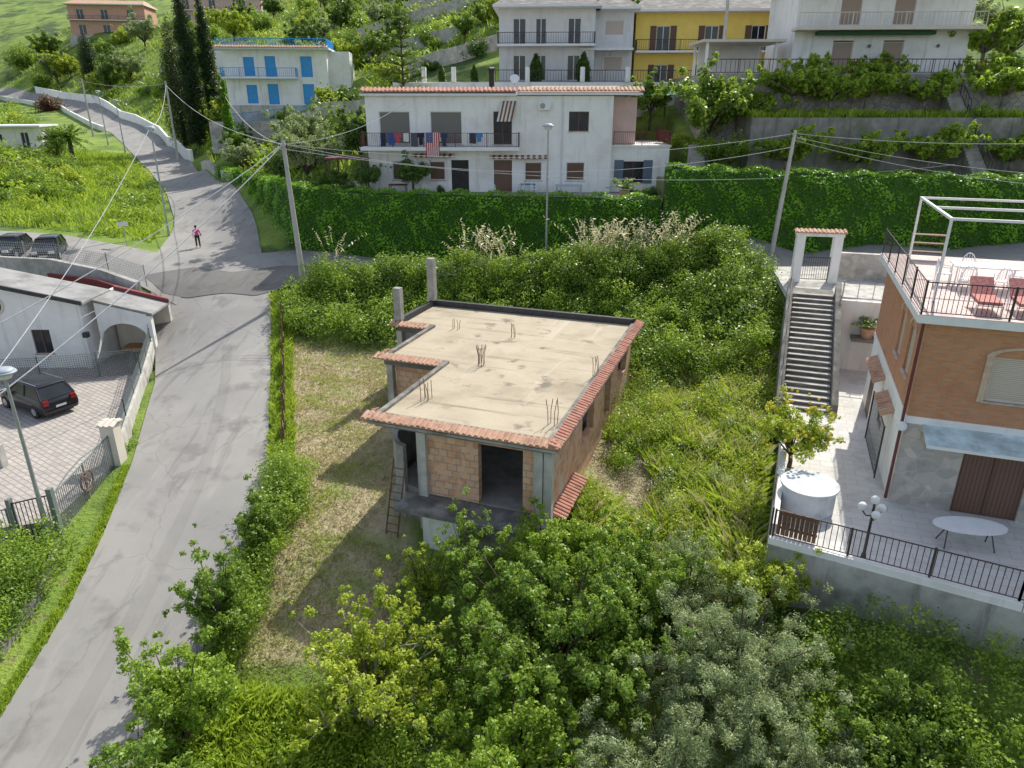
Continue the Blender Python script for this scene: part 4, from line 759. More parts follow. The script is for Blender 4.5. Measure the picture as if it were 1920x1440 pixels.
b=B(); b.hexa([(-2.2,-.3,6.4),(9.0,-.3,4.0),(9.0,2.9,4.0),(-2.2,2.9,6.4),(-2.2,-.3,6.52),(9.0,-.3,4.12),(9.0,2.9,4.12),(-2.2,2.9,6.52)],0); b.obj('roof',h,[GR]); b=B(); b.hexa([(-2.2,-.42,6.38),(9.0,-.42,3.98),(9.0,-.302,3.98),(-2.2,-.302,6.38),(-2.2,-.42,6.62),(9.0,-.42,4.22),(9.0,-.302,4.22),(-2.2,-.302,6.62)]); b.obj('verge_board',h,[BITUM])
b=B(); b.hexa([(9.05,.6,3.95),(12.5,.6,3.1),(12.3,3.4,3.1),(9.05,3.4,3.95),(9.05,.6,4.07),(12.5,.6,3.22),(12.3,3.4,3.22),(9.05,3.4,4.07)]); b.obj('porch_roof',h,[GR]); b=B(); b.hexa([(9.05,3.1,4.1),(12.4,3.1,3.25),(12.2,3.4,3.25),(9.05,3.4,4.1),(9.05,3.1,4.3),(12.4,3.1,3.45),(12.2,3.4,3.45),(9.05,3.4,4.3)]); b.obj('porch_trim',h,[MAROON])
b=B(); zt=lambda x: 3.9-(x-9.05)*.246
k=12; ac_=(10.6,1.35)
for i in range(k):
    x0=9.1+(3.0)*i/k; x1=9.1+3.0*(i+1)/k
    f=lambda x: ac_[1]+1.25*math.sqrt(max(0,1-((x-ac_[0])/1.5)**2))
    b.hexa([(x0,.62,f(x0)),(x1,.62,f(x1)),(x1,.8,f(x1)),(x0,.8,f(x0)),(x0,.62,zt(x0)),(x1,.62,zt(x1)),(x1,.8,zt(x1)),(x0,.8,zt(x0))])
b.obj('porch_arch',h,[WHITE]); B().box(12.1,12.35,.6,.9,0,3.05).obj('porch_pillar',h,[WHITE]); B().box(8.75,12.3,3.1,3.35,0,3.05).obj('porch_wall',h,[CREAM])
B().box(8.62,8.9,-.05,-.35,2.0,2.3).obj('wall_lamp',h,[IRON])
t=table((-23.4,42.4,LC),.9,.5,mat('orange_wood',(.4,.2,.08),None,4,.7,0),'wooden table under the porch')
def meshfence(P,h_,label,m=STEEL,sp=.22,nm='mesh_fence',r=.01,post=2.2):
    b=B()
    for p,q in zip(P[:-1],P[1:]):
        p=Vector(p);q=Vector(q);L=(q-p).length;k=int(L/sp);U=Vector((0,0,1))
        for i in range(k+1): a=p.lerp(q,i/max(k,1)); b.cyl(a,a+U*h_,r,n=3,cap=False)
        for j in range(int(h_/(sp*1.1))+1): b.cyl(p+U*j*sp*1.1,q+U*j*sp*1.1,r,n=3,cap=False)
        k=max(1,int(L/post))
        for i in range(k+1): a=p.lerp(q,i/k); b.cyl(a-U*.3,a+U*(h_+.05),.035,n=6)
    return tag(b.obj(nm,None,[m]),label,'fence')
FGREY=mat('grey_green_mesh',(.2,.23,.22),None,4,.6,.05)
meshfence([(-33,37.2,LC),(-27,38.0,LC),(-21.3,39.8,LC)],1.5,'grey green mesh fence before the cottage',FGREY,.12,r=.014)
def wallpath(P,zt,th,m,label,zb=-1.5,nm='boundary_wall'):
    b=B()
    for i,((x0,y0),(x1,y1)) in enumerate(zip(P[:-1],P[1:])):
        L=math.hypot(x1-x0,y1-y0); nx,ny=-(y1-y0)/L*th,(x1-x0)/L*th
        b.hexa([(x0,y0,zb),(x1,y1,zb),(x1+nx,y1+ny,zb),(x0+nx,y0+ny,zb),(x0,y0,zt[i]),(x1,y1,zt[i+1]),(x1+nx,y1+ny,zt[i+1]),(x0+nx,y0+ny,zt[i])])
    return tag(b.obj(nm,None,[m]),label,'wall')
PW=[(-17.5,28.6),(-18.3,31),(-19.9,35.9),(-21.5,40.5),(-24.2,45.3)]; PZ=[T(*p)+.75 for p in PW]
wallpath(PW,PZ,.3,CONCL,'pale curved boundary wall along the road')
meshfence([(p[0]-.15,p[1],z-.1) for p,z in zip(PW,PZ)],.9,'grey mesh fence on the road wall',FGREY,.15,r=.012)
wallpath([(-24.2,45.4),(-27,46.7),(-31,47.8),(-42,48.8)],[4.0,4.5,5.0,5.3],.35,CONCL,'concrete retaining wall below the parked cars',0)
wallpath([(-22.4,42.6),(-24.5,44.7),(-27.2,46.0),(-31,47.0)],[3.0,3.6,4.0,4.2],.2,MAROON,'dark red painted band on the courtyard wall',2.4)
meshfence([(-23.9,45.6,3.9),(-27,47.0,4.4),(-31,48.1,4.9),(-42,49.1,5.2)],1.1,'grey mesh fence above the retaining wall',STEEL,.15,r=.012)
t=thing('gate_pillar','cream gate pillar with tiled cap and intercom','pillar',(-17.6,28.2,-.5)); B().box(-.3,.3,-.3,.3,0,2.2).obj('shaft',t,[CREAM]); b=B(); b.tiles((-.4,0,2.36),(.4,0,2.36),(0,-.4,0),.1);b.tiles((.4,0,2.36),(-.4,0,2.36),(0,.4,0),.1); b.obj('cap',t,[CREAM])
t=thing('driveway_gate','grey iron driveway gate with round monogram emblem','gate',(-17.5,23.6,-.9),0); b=railing([(0,0,.05),(-.1,4.3,.45)],1.7,.12,.016); b.tube([(0,0,1.75),(-.05,1.1,2.05),(-.05,2.1,2.2),(-.05,3.2,2.15),(-.1,4.3,2.15)],.025,5); b.obj('gate_leaf',t,[FGREY])
b=B(); 
for i in range(20):
    a0=2*math.pi*i/20;a1=2*math.pi*(i+1)/20; b.cyl((.03,2.1+.42*math.cos(a0),1.2+.42*math.sin(a0)),(.03,2.1+.42*math.cos(a1),1.2+.42*math.sin(a1)),.03,n=5)
e=b.obj('emblem_ring',t,[RUST]); b=B()
b.tube([(.04,1.95,.95),(.04,1.95,1.45),(.04,2.2,1.45)],.025,5); b.tube([(.04,1.95,1.2),(.04,2.15,1.2)],.025,5); b.tube([(.04,2.28,1.4),(.04,2.12,1.3),(.04,2.28,1.15),(.04,2.12,1.0)],.02,5); b.obj('emblem_letters',e,[RUST])
t=thing('pedestrian_gate','small dark iron pedestrian gate','gate',(-18.6,22.9,-1.0),0); railing([(0,0,0),(1,.6,0)],1.9,.12,.016).obj('gate_leaf',t,[IRON]); B().box(-.15,.0,-.1,.1,0,2.1).obj('post',t,[FGREY]); B().box(1.0,1.2,.5,.7,0,2.2).obj('post',t,[FGREY])
tag(railing([(-18.8,22.8,-.6),(-24,22.0,-.6),(-30,21.6,-.6)],1.3,.14,.014).obj('iron_fence',None,[FGREY]),'grey iron fence along the courtyard','fence')
wallpath([(-25.5,28.3),(-22.3,27.6)],[.9,.9],.3,CONCL,'low courtyard wall with ramp',-1); tag(railing([(-25.5,28.5,.9),(-22.4,27.8,.9)],.8,.14,.014).obj('iron_fence',None,[FGREY]),'short railing on the courtyard wall','fence')
lowwall([(-16.0,15),(-16.3,20),(-17.0,22.8)],.3,.25,CONCD,'low concrete kerb wall beside the road')
# ================================================================ cars
def car(loc,rz,L,W,Hh,label,rails=True,g=None):
    t=thing('parked_car',label,'car',loc,rz,g)
    st=[(-.5,.66,.55),(-.49,.76,.8),(-.46,.8,.96),(-.3,.8,1.0),(.12,.8,1.0),(.2,.8,.98),(.34,.78,.9),(.44,.74,.78),(.49,.68,.62),(.5,.6,.5)]
    b=B(); k=len(st); ring=[]
    for (sx,hw,zt) in st:
        x=sx*L; w=W/2*(hw/.8); zt=zt*Hh/1.7+.05; zb=.28
        ring.append([(x,-w*.93,zb),(x,-w,zb+.2),(x,-w,zt*.75),(x,-w*.9,zt),(x,w*.9,zt),(x,w,zt*.75),(x,w,zb+.2),(x,w*.93,zb)])
    o=len(b.v)
    for r_ in ring: b.v+=r_
    for i in range(k-1):
        for j in range(8): b.f.append((o+i*8+j,o+(i+1)*8+j,o+(i+1)*8+(j+1)%8,o+i*8+(j+1)%8)); b.m.append(0)
    b.f.append(tuple(o+j for j in range(8))); b.m.append(0); b.f.append(tuple(o+(k-1)*8+j for j in range(8))[::-1]); b.m.append(0)
    b.obj('body',t,[BLACKP],True,bev=.03)
    zb=1.0*Hh/1.7; zt=Hh; w0=W*.445;w1=W*.36; x0,x1,x2,x3=(-.47*L,-.36*L,.04*L,.23*L)
    b=B(); b.hexa([(x0,-w0,zb),(x3,-w0,zb),(x3,w0,zb),(x0,w0,zb),(x1,-w1,zt-.1),(x2,-w1,zt-.1),(x2,w1,zt-.1),(x1,w1,zt-.1)]); b.obj('cabin_glass',t,[GLASSK],bev=.03)
    b=B(); b.hexa([(x1-.1,-w1-.05,zt-.12),(x2+.1,-w1-.05,zt-.12),(x2+.1,w1+.05,zt-.12),(x1-.1,w1+.05,zt-.12),(x1+.12,-w1+.12,zt),(x2-.15,-w1+.12,zt),(x2-.15,w1-.12,zt),(x1+.12,w1-.12,zt)]); b.obj('roof',t,[BLACKP],True,bev=.05)
    for s in(-1,1):
        for (xa,xb) in ((x0,x1),(x3,x2),(-.12*L,-.12*L)): B().cyl((xa,s*(w0+.005),zb),(xb,s*(w1+.01),zt-.09),.045,n=6).obj('window_pillar',t,[BLACKP])
    if rails: [B().cyl((x1,s*w1*.95,zt+.0),(x2,s*w1*.95,zt+.0),.018,n=5).obj('roof_rail',t,[STEEL]) for s in(-1,1)]
    for sx in(-.31,.31):
        for s in(-1,1):
            o=B().cyl((sx*L,s*W*.4,.34),(sx*L,s*W*.505,.34),.34,n=20).obj('wheel',t,[TYRE]); B().cyl((sx*L,s*W*.5,.34),(sx*L,s*W*.512,.34),.2,n=12).obj('rim',o,[STEEL])
    for s in(-1,1):
        B().box(-.5*L-.01,-.475*L,s*W*.36-.12,s*W*.36+.12,.75,1.0).obj('tail_light',t,[REDL]); B().box(.465*L,.5*L,s*W*.3-.18,s*W*.3+.18,.6,.76).obj('headlight',t,[WHT]); B().box(.15*L,.19*L,s*W*.5,s*W*.58,.95,1.08).obj('mirror',t,[BLACKP])
    B().box(-.5*L-.025,-.5*L-.011,-.26,.26,.55,.66).obj('number_plate',t,[WHT]); B().box(.5*L+.011,.5*L+.02,-.26,.26,.4,.5).obj('number_plate',t,[WHT]); return t
car((-24.9,34.4,LC),rad(150),4.4,1.9,1.7,'black suv parked on the paved courtyard')
for x,y,a,lb in ((-36.2,51.2,-80,'dark compact car parked by the fence'),(-33.4,51.2,-70,'dark parked car beside the mesh fence')): car((x,y,T(x,y)+.1),rad(a),3.9,1.75,1.5,lb,False)
# ================================================================ poles, lamps, cables
LG=mat('lamp_grey',(.4,.45,.5),None,3,.5,0)
def streetlamp(loc,h_,label,arm=0):
    t=thing('street_lamp',label,'street lamp',loc,0,'street lamps'); b=B(); b.cyl((0,0,-.3),(0,0,h_-.25),.09,.05,n=10); b.cyl((0,0,0),(0,0,.6),.12,.11,n=10); b.obj('pole',t,[STEEL])
    b=B(); b.cyl((0,0,h_-.25),(0,0,h_-.05),.2,.3,n=18); b.obj('lamp_lens',t,[WHT]); b=B(); b.cyl((0,0,h_-.045),(0,0,h_+.02),.42,.38,n=18); b.ball((0,0,h_+.02),.36,.36,.14,n=18); b.obj('lamp_cap',t,[LG],True); return t
for x,y,hh,lb in [(-17.75,23.2,6.9,'grey street lamp with round cap beside the gate'),(-28.4,59.2,8.4,'grey street lamp beside the uphill road'),(2.4,49.9,9.4,'grey street lamp in front of the ivy wall'),(-61,113,7.5,'grey street lamp by the upper road'),(-55,106,7,'grey street lamp by the white wall')]:
    streetlamp((x,y,T(x,y)),hh,lb)
def pole(x,y,top,label,tilt=0,r=.17):
    z=T(x,y); t=thing('utility_pole',label,'utility pole',(x,y,z)); b=B(); b.cyl((0,0,-.4),(tilt,0,top-z),r,r*.6,n=12); b.obj('shaft',t,[POLEM]); b=B(); b.box(tilt-.25,tilt+.25,-.03,.03,top-z-.4,top-z-.33); [b.cyl((tilt+s*.22,0,top-z-.33),(tilt+s*.22,0,top-z-.2),.03,n=6) for s in(-1,1)]; b.obj('insulator_bracket',t,[IRON])
pole(-13.9,46.6,12.6,'tall concrete utility pole at the junction',-.35,.2); pole(17.3,47.3,13.2,'tall concrete utility pole before the high hedge',.5)
pole(-68,122,18.5,'slim concrete pole beside the upper road'); pole(-44.5,99,17.5,'slim concrete pole beside the upper road')
pole(18.6,69,25,'tall concrete pole between the houses',0,.2)
CABLE=mat('cable_grey',(.6,.6,.6),None,3,.6,0)
def cable(a,b_,sag,label='thin grey overhead cable between poles',r=.018):
    a=Vector(a);b_=Vector(b_); k=20; P=[a.lerp(b_,i/k)-Vector((0,0,sag*4*(i/k)*(1-i/k))) for i in range(k+1)]; b=B(); b.tube(P,r,4); tag(b.obj('overhead_cable',None,[CABLE]),label,'cable','overhead cables')
A_=(-14.25,46.6,12.4);B_=(17.8,47.3,13.0)
cable(A_,(-22.5,27.5,2.7),.5,r=.03); cable(A_,(-27,23,3.4),.8,r=.024); cable(A_,B_,1.1); cable(A_,(17.8,47.3,12.2),1.6); cable(B_,(48,44,14.0),1.0); cable((17.8,47.3,12.8),(48,42,11),1.2); cable((17.8,47.3,12.6),(48,40,10.6),1.5)
cable(A_,(-44.5,99,17),1.2,r=.025); cable((-28.4,59.2,13),(-24,27,1.5),.8,r=.022); cable(A_,(-8,57.3,14.8),.6); cable((-28.4,59.2,13),(-44.5,99,17),1,r=.025); cable((-44.5,99,17.2),(-68,122,18.2),.6,r=.03); cable((-14.2,46.6,12.1),(30,50.2,10.9),1.4); cable((-14.2,46.6,12.3),(-30.2,80.5,15.5),.8,r=.022)
# ================================================================ person
def person(loc,rz):
    t=thing('person','person in pink top and black trousers standing on road','person',loc,rz)
    def skin(name,V,E,Rr,m):
        me=bpy.data.meshes.new(name); me.from_pydata(V,E,[]); o=bpy.data.objects.new(name,me); COL.objects.link(o); o.parent=t; me.materials.append(m)
        md=o.modifiers.new('s','SKIN'); md.use_smooth_shade=True; me.skin_vertices.new() if not me.skin_vertices else None
        for i,r_ in enumerate(Rr): me.skin_vertices[0].data[i].radius=(r_,r_)
        me.skin_vertices[0].data[0].use_root=True; s=o.modifiers.new('ss','SUBSURF'); s.levels=1; s.render_levels=2; return o
    V=[(0,0,.95),(0,0,1.15),(0,.01,1.38),(0,0,1.5),(0,-.01,1.62),(.1,0,.9),(.12,-.05,.5),(.13,.02,.08),(.13,-.14,.04),(-.1,0,.9),(-.11,.06,.5),(-.12,.16,.08),(-.12,0,.04),(.18,0,1.38),(.26,.03,1.12),(.22,-.14,.98),(.2,-.22,.97),(-.18,0,1.38),(-.26,.03,1.1),(-.27,-.08,.86),(-.27,-.1,.78)]
    E=[(0,1),(1,2),(2,3),(3,4),(0,5),(5,6),(6,7),(7,8),(0,9),(9,10),(10,11),(11,12),(2,13),(13,14),(14,15),(15,16),(2,17),(17,18),(18,19),(19,20)]
    skin('body',V,E,[.12,.11,.13,.05,.1,.08,.055,.04,.035,.08,.055,.04,.035,.05,.038,.03,.03,.05,.038,.03,.03],SKIN)
    skin('pink_top',[V[0],V[1],V[2],V[13],V[14],V[17],V[18]],[(0,1),(1,2),(2,3),(3,4),(2,5),(5,6)],[.15,.145,.16,.072,.055,.072,.055],PINKF)
    skin('trousers',[V[0],V[5],V[6],V[7],V[9],V[10],V[11]],[(0,1),(1,2),(2,3),(0,4),(4,5),(5,6)],[.14,.1,.075,.06,.1,.075,.06],BLKF)
    b=B(); b.ball((0,.025,1.665),.105,.11,.1); b.ball((0,.1,1.58),.06,.05,.09); b.obj('hair',t,[HAIR],True)
    b=B(); [b.ball((s*.035,-.1,1.64),.012,n=6,k=4) for s in(-1,1)]; b.box(-.012,.012,-.125,-.095,1.6,1.63); b.box(-.02,.02,-.107,-.1,1.575,1.583); b.obj('face_features',t,[HAIR])
    b=B(); b.ball((.3,.05,1.0),.05,.12,.12); b.obj('shoulder_bag',t,[BLKF],True); return t
person((-24.7,56,T(-24.7,56)+.07),rad(20))
t=thing('road_sign','small white road sign on a thin post','sign',(-29.5,54.5,T(-29.5,54.5))); B().cyl((0,0,0),(0,0,2.0),.03).obj('post',t,[STEEL]); B().box(-.4,.4,-.05,-.03,1.6,1.9).obj('plate',t,[WHT])
# ================================================================ vegetation
G='bushes on the slope'
tree('yellow green fruit tree with open crown','tree',(-4.1,15.4,-2.6),2.9,2.3,1.9,330,.23,48,.115,L_YEL,BARKG,asp=.6,inner=.05,nb=44,tw=1)
tree('large dense green fig tree','tree',(1.2,16.3,-2.4),3.2,3.1,2.2,520,.29,95,.11,L_MID,asp=.6,inner=.1,nb=62)
tree('bright green tree in overgrown garden','tree',(0.0,13.2,-2.8),2.5,2.6,1.8,360,.27,85,.105,L_BRIGHT,asp=.6,inner=.05,nb=46)
tree('silvery grey green olive tree','tree',(6.3,15.6,-2.3),2.9,2.8,1.9,520,.28,130,.08,L_OLIVE,BARK,asp=.3,inner=.05,nb=62)
tree('silvery olive tree with feathery crown','tree',(4.0,12.8,-2.8),2.5,2.3,1.7,360,.26,135,.08,L_OLIVE,BARK,asp=.3,inner=.05,nb=46)
tree('silvery olive tree with low crown','tree',(7.6,12.7,-2.6),2.2,1.9,1.6,260,.26,130,.08,L_OLIVE,BARK,asp=.3,inner=.05,nb=36)
tree('leafy green tree beside the olive','tree',(3.8,18.2,-1.7),2.7,1.9,1.8,280,.26,80,.105,L_MID,asp=.6,inner=.05,nb=40)
tree('bright green young tree near the house','tree',(3.1,20.0,-1.2),2.2,1.2,1.5,130,.22,70,.1,L_BRIGHT,asp=.6,inner=.05,nb=24)
tree('small green tree against the patio wall','tree',(7.6,17.7,-.6),1.9,1.3,1.3,170,.24,80,.1,L_YEL,inner=.05,nb=26)
tree('tall young green tree beside porch','tree',(-1.5,19.3,-1.6),3.0,1.2,2.0,130,.2,55,.1,L_MID,asp=.4,inner=.05,nb=24)
tree('slender pale green sapling before the porch','tree',(-2.9,19.6,-1.6),2.0,.9,1.5,80,.18,50,.095,L_YEL,asp=.45,inner=.05,nb=18)
tree('young green tree in the garden','tree',(1.0,19.7,-1.5),2.6,1.6,1.7,190,.24,75,.105,L_BRIGHT,inner=.05,nb=30)
tree('silvery young olive sapling','tree',(5.8,19.0,-1.3),2.1,1.5,1.5,170,.24,95,.08,L_OLIVE,asp=.3,inner=.05,nb=26)
tree('dark green bramble covered tree','tree',(9.8,13.8,-1.2),1.5,1.6,1.2,170,.26,85,.1,L_MID,inner=.05,nb=26)
tree('bushy tree overhanging the road','tree',(-9.0,14.6,-2.3),2.5,1.6,1.9,210,.26,80,.11,L_BRIGHT,inner=.05,nb=30)
tree('bushy tree beside the road fence','tree',(-9.2,18.3,-1.6),2.2,1.1,1.8,140,.23,75,.105,L_MID,inner=.05,nb=24)
tree('bushy green tree at the road edge','tree',(-8.7,11.6,-2.7),2.8,1.7,1.9,180,.26,85,.11,L_MID,inner=.05,nb=26)
tree('narrow roadside bush with tall stems','tree',(-9.3,22.3,-.9),1.6,.8,1.5,100,.2,70,.105,L_MID,inner=.05,nb=20)
def thicket(name,n,xf,rmin,rmax,zl,zh,per,size,lm,asp=.6,keep=None,bias=None):
    P=xf(n)
    if keep is not None: P=P[keep(P[:,0],P[:,1])]
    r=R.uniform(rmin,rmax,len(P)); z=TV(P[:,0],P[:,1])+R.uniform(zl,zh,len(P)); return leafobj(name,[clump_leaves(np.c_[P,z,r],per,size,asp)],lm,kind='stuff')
def rect(x0,x1,y0,y1): return lambda n: np.c_[R.uniform(x0,x1,n),R.uniform(y0,y1,n)]
def patio_in(x,y):
    lx,ly=w2l((7.95,18.7),x,y); return (lx>-.25)&(y<60)&((x-7.95)*.486+(y-18.7)*.874>-.3)
def bld_in(x,y,mg=.0):
    lx,ly=w2l(O,x,y); return (lx>-12.6)&(lx<-.3)&(ly>-.8)&(ly<15.9)&~((lx<-7.6)&(ly<6))&~((lx<-10.8)&(ly<10.8))
ok=lambda x,y: ~patio_in(x,y)&~bld_in(x,y)&(x>redge(y)+.3)
rub=lambda x,y: ((x-4.6)/1.4)**2+((y-26.5)/3.0)**2>1
ok2=lambda x,y: ok(x,y)&rub(x,y)
bk=lambda x,y: ok(x,y)&(x>-15.3+(46-y)*.35)
thicket('bramble_thicket',300,rect(-15.3,14.2,40.8,45.6),.4,.9,-.1,.8,130,.17,L_MID,keep=lambda x,y: bk(x,y)&~((x>12)&(y<40)))
thicket('bramble_thicket',240,rect(-15,14,41,46.5),.2,.7,.3,1.4,100,.16,L_BRIGHT,keep=bk)
thicket('bramble_thicket',330,rect(-13.6,14.8,44.8,47.2),.3,.8,.3,1.9,120,.16,L_MID,keep=bk)
thicket('bramble_thicket',150,rect(-13,14.8,44.8,47.2),.2,.55,.8,2.2,90,.15,L_BRIGHT,keep=bk)
thicket('bramble_thicket',120,rect(3,15.2,44.0,46.6),.35,.75,1.0,2.4,120,.16,L_MID)
thicket('bramble_thicket',60,rect(13,15.6,38.5,45.5),.4,.8,.3,1.4,120,.16,L_MID)
thicket('bramble_thicket',200,rect(6.5,14.6,35.0,43),.4,1.0,0,1.8,150,.17,L_MID,keep=lambda x,y: ok(x,y)&((x-7)*.3+(y-36)>0))
thicket('bramble_thicket',130,rect(5.5,13.6,33.0,43),.2,.6,0.6,2.4,80,.15,L_BRIGHT,keep=lambda x,y: ok(x,y)&((x-7)*.3+(y-36)>0))
thicket('undergrowth',460,rect(6,20,8.5,17),.25,.7,-.1,.9,120,.105,L_MID,keep=lambda x,y: ok(x,y))
thicket('undergrowth',320,rect(7,20,8.5,17),.15,.5,.4,1.5,80,.1,L_BRIGHT,keep=lambda x,y: ok(x,y))
thicket('undergrowth',330,rect(-9.6,1,10,17.5),.25,.65,-.1,.7,110,.105,L_BRIGHT,keep=lambda x,y: ok(x,y)&~((x<-5.5)&(y>15.8)&(x>-8.0)))
thicket('undergrowth',220,rect(-4,8.5,15.5,20.8),.25,.7,-.1,1.1,110,.11,L_MID,keep=ok)
thicket('weed_patches',430,rect(2.5,13,19,38),.15,.6,-.1,.6,80,.1,L_BRIGHT,keep=ok2)
thicket('weed_patches',420,rect(3,13,19,38),.1,.55,.1,1.4,60,.1,L_YEL,keep=ok2)
thicket('weed_patches',170,rect(3,13,19,38),.15,.75,.1,1.3,90,.11,L_MID,keep=ok2)
thicket('weed_patches',60,rect(5,13,20,38),.1,.35,.3,1.5,60,.09,L_OLIVE,keep=ok2)
thicket('weed_patches',60,lambda n:(lambda t:np.c_[np.array([l2w(O,.3+R.uniform(-.2,.9),a) for a in t])])(R.uniform(6.5,15,n)),.2,.5,.1,.9,90,.1,L_BRIGHT)
thicket('dead_twig_heap',60,rect(3.2,5.9,23.5,29),.15,.45,-.05,.35,90,.16,L_TWIG,.12,keep=lambda x,y: ~bld_in(x,y))
thicket('roadside_undergrowth',140,lambda n:(lambda y:np.c_[redge(y)+R.uniform(.2,1.3,n),y])(R.uniform(12,28,n)),.2,.55,0,.9,110,.1,L_MID)
thicket('roadside_undergrowth',110,lambda n:(lambda y:np.c_[redge(y)+R.uniform(.2,1.0,n),y])(R.uniform(28,46,n)),.12,.33,0,.25,70,.09,L_BRIGHT)
thicket('roadside_undergrowth',60,rect(-9.9,-8.4,18,26),.25,.6,.2,1.6,120,.105,L_MID)
thicket('roadside_undergrowth',60,rect(-9.9,-8.2,18,27),.15,.45,.2,1.5,90,.1,L_BRIGHT)
thicket('hedge_mass',130,lambda n:(lambda y:np.c_[ledge(y)-R.uniform(1.0,3.6,n),y])(R.uniform(13,22.4,n)),.35,.75,.2,1.2,150,.11,L_MID)
thicket('hedge_mass',60,lambda n:(lambda y:np.c_[ledge(y)-R.uniform(.8,3.4,n),y])(R.uniform(13,22.4,n)),.3,.6,.5,1.4,130,.11,L_BRIGHT)
thicket('wall_shrubs',20,rect(-18.0,-17.0,29,34),.12,.3,.1,.25,80,.1,L_BRIGHT,keep=lambda x,y:x<ledge(y)-.1)
gx=lambda x,y: ok2(x,y)
blades(65000,rect(2.5,13.6,18.5,38),.2,1.1,.045,L_GRASS,'tall_grass',.5,keep=gx)
blades(9000,rect(2.5,13.6,18.5,38),.4,1.4,.035,L_DRY,'dry_grass_stalks',.3,keep=gx)
blades(55000,rect(-15,-3,17,42),.05,.18,.03,L_DRY,'dry_grass',.9,keep=ok)
blades(16000,rect(-15,-5,15.5,42),.06,.25,.03,L_GRASS,'short_grass',.6,keep=lambda x,y: gx(x,y)&(np.sin(x*1.7+np.sin(y))*np.cos(y*.9)+np.sin(y*2.3)*.5>.25))
blades(16000,lambda n:(lambda y:np.c_[redge(y)+R.uniform(.15,1.2,n),y])(R.uniform(10,46,n)),.15,.6,.04,L_GRASS,'verge_grass')
blades(14000,rect(-9.7,-4,9.5,16.5),.3,.9,.05,L_GRASS,'tall_grass',keep=gx)
blades(3500,lambda n:(lambda y:np.c_[ledge(y)-R.uniform(.0,.4,n),y])(R.uniform(12,28,n)),.08,.3,.03,L_GRASS,'verge_grass')
mk=lambda x,y:(x<ledge(y)-.8)&(y>56.5+(-x-30)*.12)
blades(40000,rect(-72,-27,55,104),.3,.8,.09,L_GRASS,'meadow_grass',keep=mk)
thicket('meadow_scrub',190,rect(-64,-28,57,92),.3,.8,0,.4,100,.2,L_BRIGHT,keep=mk)
thicket('meadow_scrub',130,rect(-64,-30,57,92),.3,.9,0,.5,100,.2,L_YEL,keep=mk)
thicket('meadow_scrub',80,rect(-64,-32,58,88),.4,1.0,.1,.7,110,.2,L_DARK,keep=mk)
def reeds(x0,x1,y0,y1,n,label):
    P=rect(x0,x1,y0,y1)(n); z=TV(P[:,0],P[:,1])+1.0; parts=[]
    for i in range(n):
        h_=R.uniform(1.8,3.2); l=R.normal(size=2)*.35; ts=np.linspace(.2,1,16)[:,None]; base=np.array([P[i,0],P[i,1],z[i]]); Q=base+ts*np.array([l[0]*h_,l[1]*h_,h_])*np.c_[ts,ts,np.ones_like(ts)]
        parts.append(leaves_np(Q,R.normal(size=(16,3)),.1+.17*(ts[:,0]>.72),.3+.7*ts[:,0]*R.uniform(.6,1,16),.3))
    o=leafobj('pampas_reeds',parts,L_PAMP); tag(o,label,'reeds','dry reed clumps'); return o
reeds(4.3,11.8,45.2,46.8,190,'tall dry straw coloured reeds above the brambles'); reeds(-3.5,.3,45.6,46.8,60,'clump of dry straw coloured reeds'); reeds(-12.4,-11.6,46,47,10,'few dry reed plumes by the lane')
protoG=shrub('rounded green shrub on the hillside',(-50,72,0),1.5,1.2,34,.45,90,.2,L_MID,G); protoD=shrub('dark green shrub on the hillside',(-56,76,0),1.5,1.3,34,.45,90,.2,L_DARK,G); protoB=shrub('bright green shrub on the hillside',(-44,70,0),1.4,1.0,32,.42,90,.2,L_BRIGHT,G); protoY=shrub('yellow green shrub on the hillside',(-54,70,0),1.3,1.1,32,.4,80,.2,L_YEL,G)
for p in (protoG,protoD,protoB,protoY): p.location.z=T(p.location.x,p.location.y)
protos=[protoG,protoG,protoD,protoB,protoB,protoY]
def nearroad(x,y): return ledge(y)-9<x<redge(y)+2.5
def place(x,y,s=1,z=None,p=None):
    p=p or random.choice(protos); return cp(p,(x,y,(T(x,y) if z is None else z)),random.uniform(0,6.28),(s*random.uniform(.8,1.3),s*random.uniform(.8,1.2),s*random.uniform(.7,1.25)))
boxes=[(-36,-17,84,97),(-13,30,69,92),(-14,14,52,67.5),(14,61,50,92),(-118,-94,204,222),(-94,-66,212,232),(-46,-12,112,119),(-73,-61,96,108)]
def free(x,y): return not nearroad(x,y) and not any(a<x<b and c<y<d for a,b,c,d in boxes)
cnt=0
while cnt<190:
    y=66+random.random()**1.4*150; w_=y*.76; x=random.uniform(-w_,w_*.15 if y<115 else w_*.5)
    if free(x,y): place(x,y,random.uniform(.7,1.3)*(1+max(0,y-90)/120)); cnt+=1
def freev(x,y):
    k=~((x>ledge(y)-2.2)&(x<redge(y)+2.2))
    for a,b,c,d in boxes: k&=~((x>a)&(x<b)&(y>c)&(y<d))
    return k
def hillpts(n):
    y=66+R.uniform(0,1,n)**1.2*170; return np.c_[R.uniform(-.8,.5,n)*y,y]
kR=lambda x,y: freev(x,y)&((x>redge(y))|(x<ledge(y)-10))
for lm,nn in ((L_MID,620),(L_BRIGHT,560),(L_YEL,360),(L_DARK,460),(L_OLIVE,240)): thicket('hillside_scrub',nn,hillpts,.5,1.9,-.2,.8,60,.42,lm,keep=kR)
blades(40000,hillpts,.4,1.2,.2,L_GRASS,'hillside_grass',.5,keep=kR)
GT='trees on the hillside'
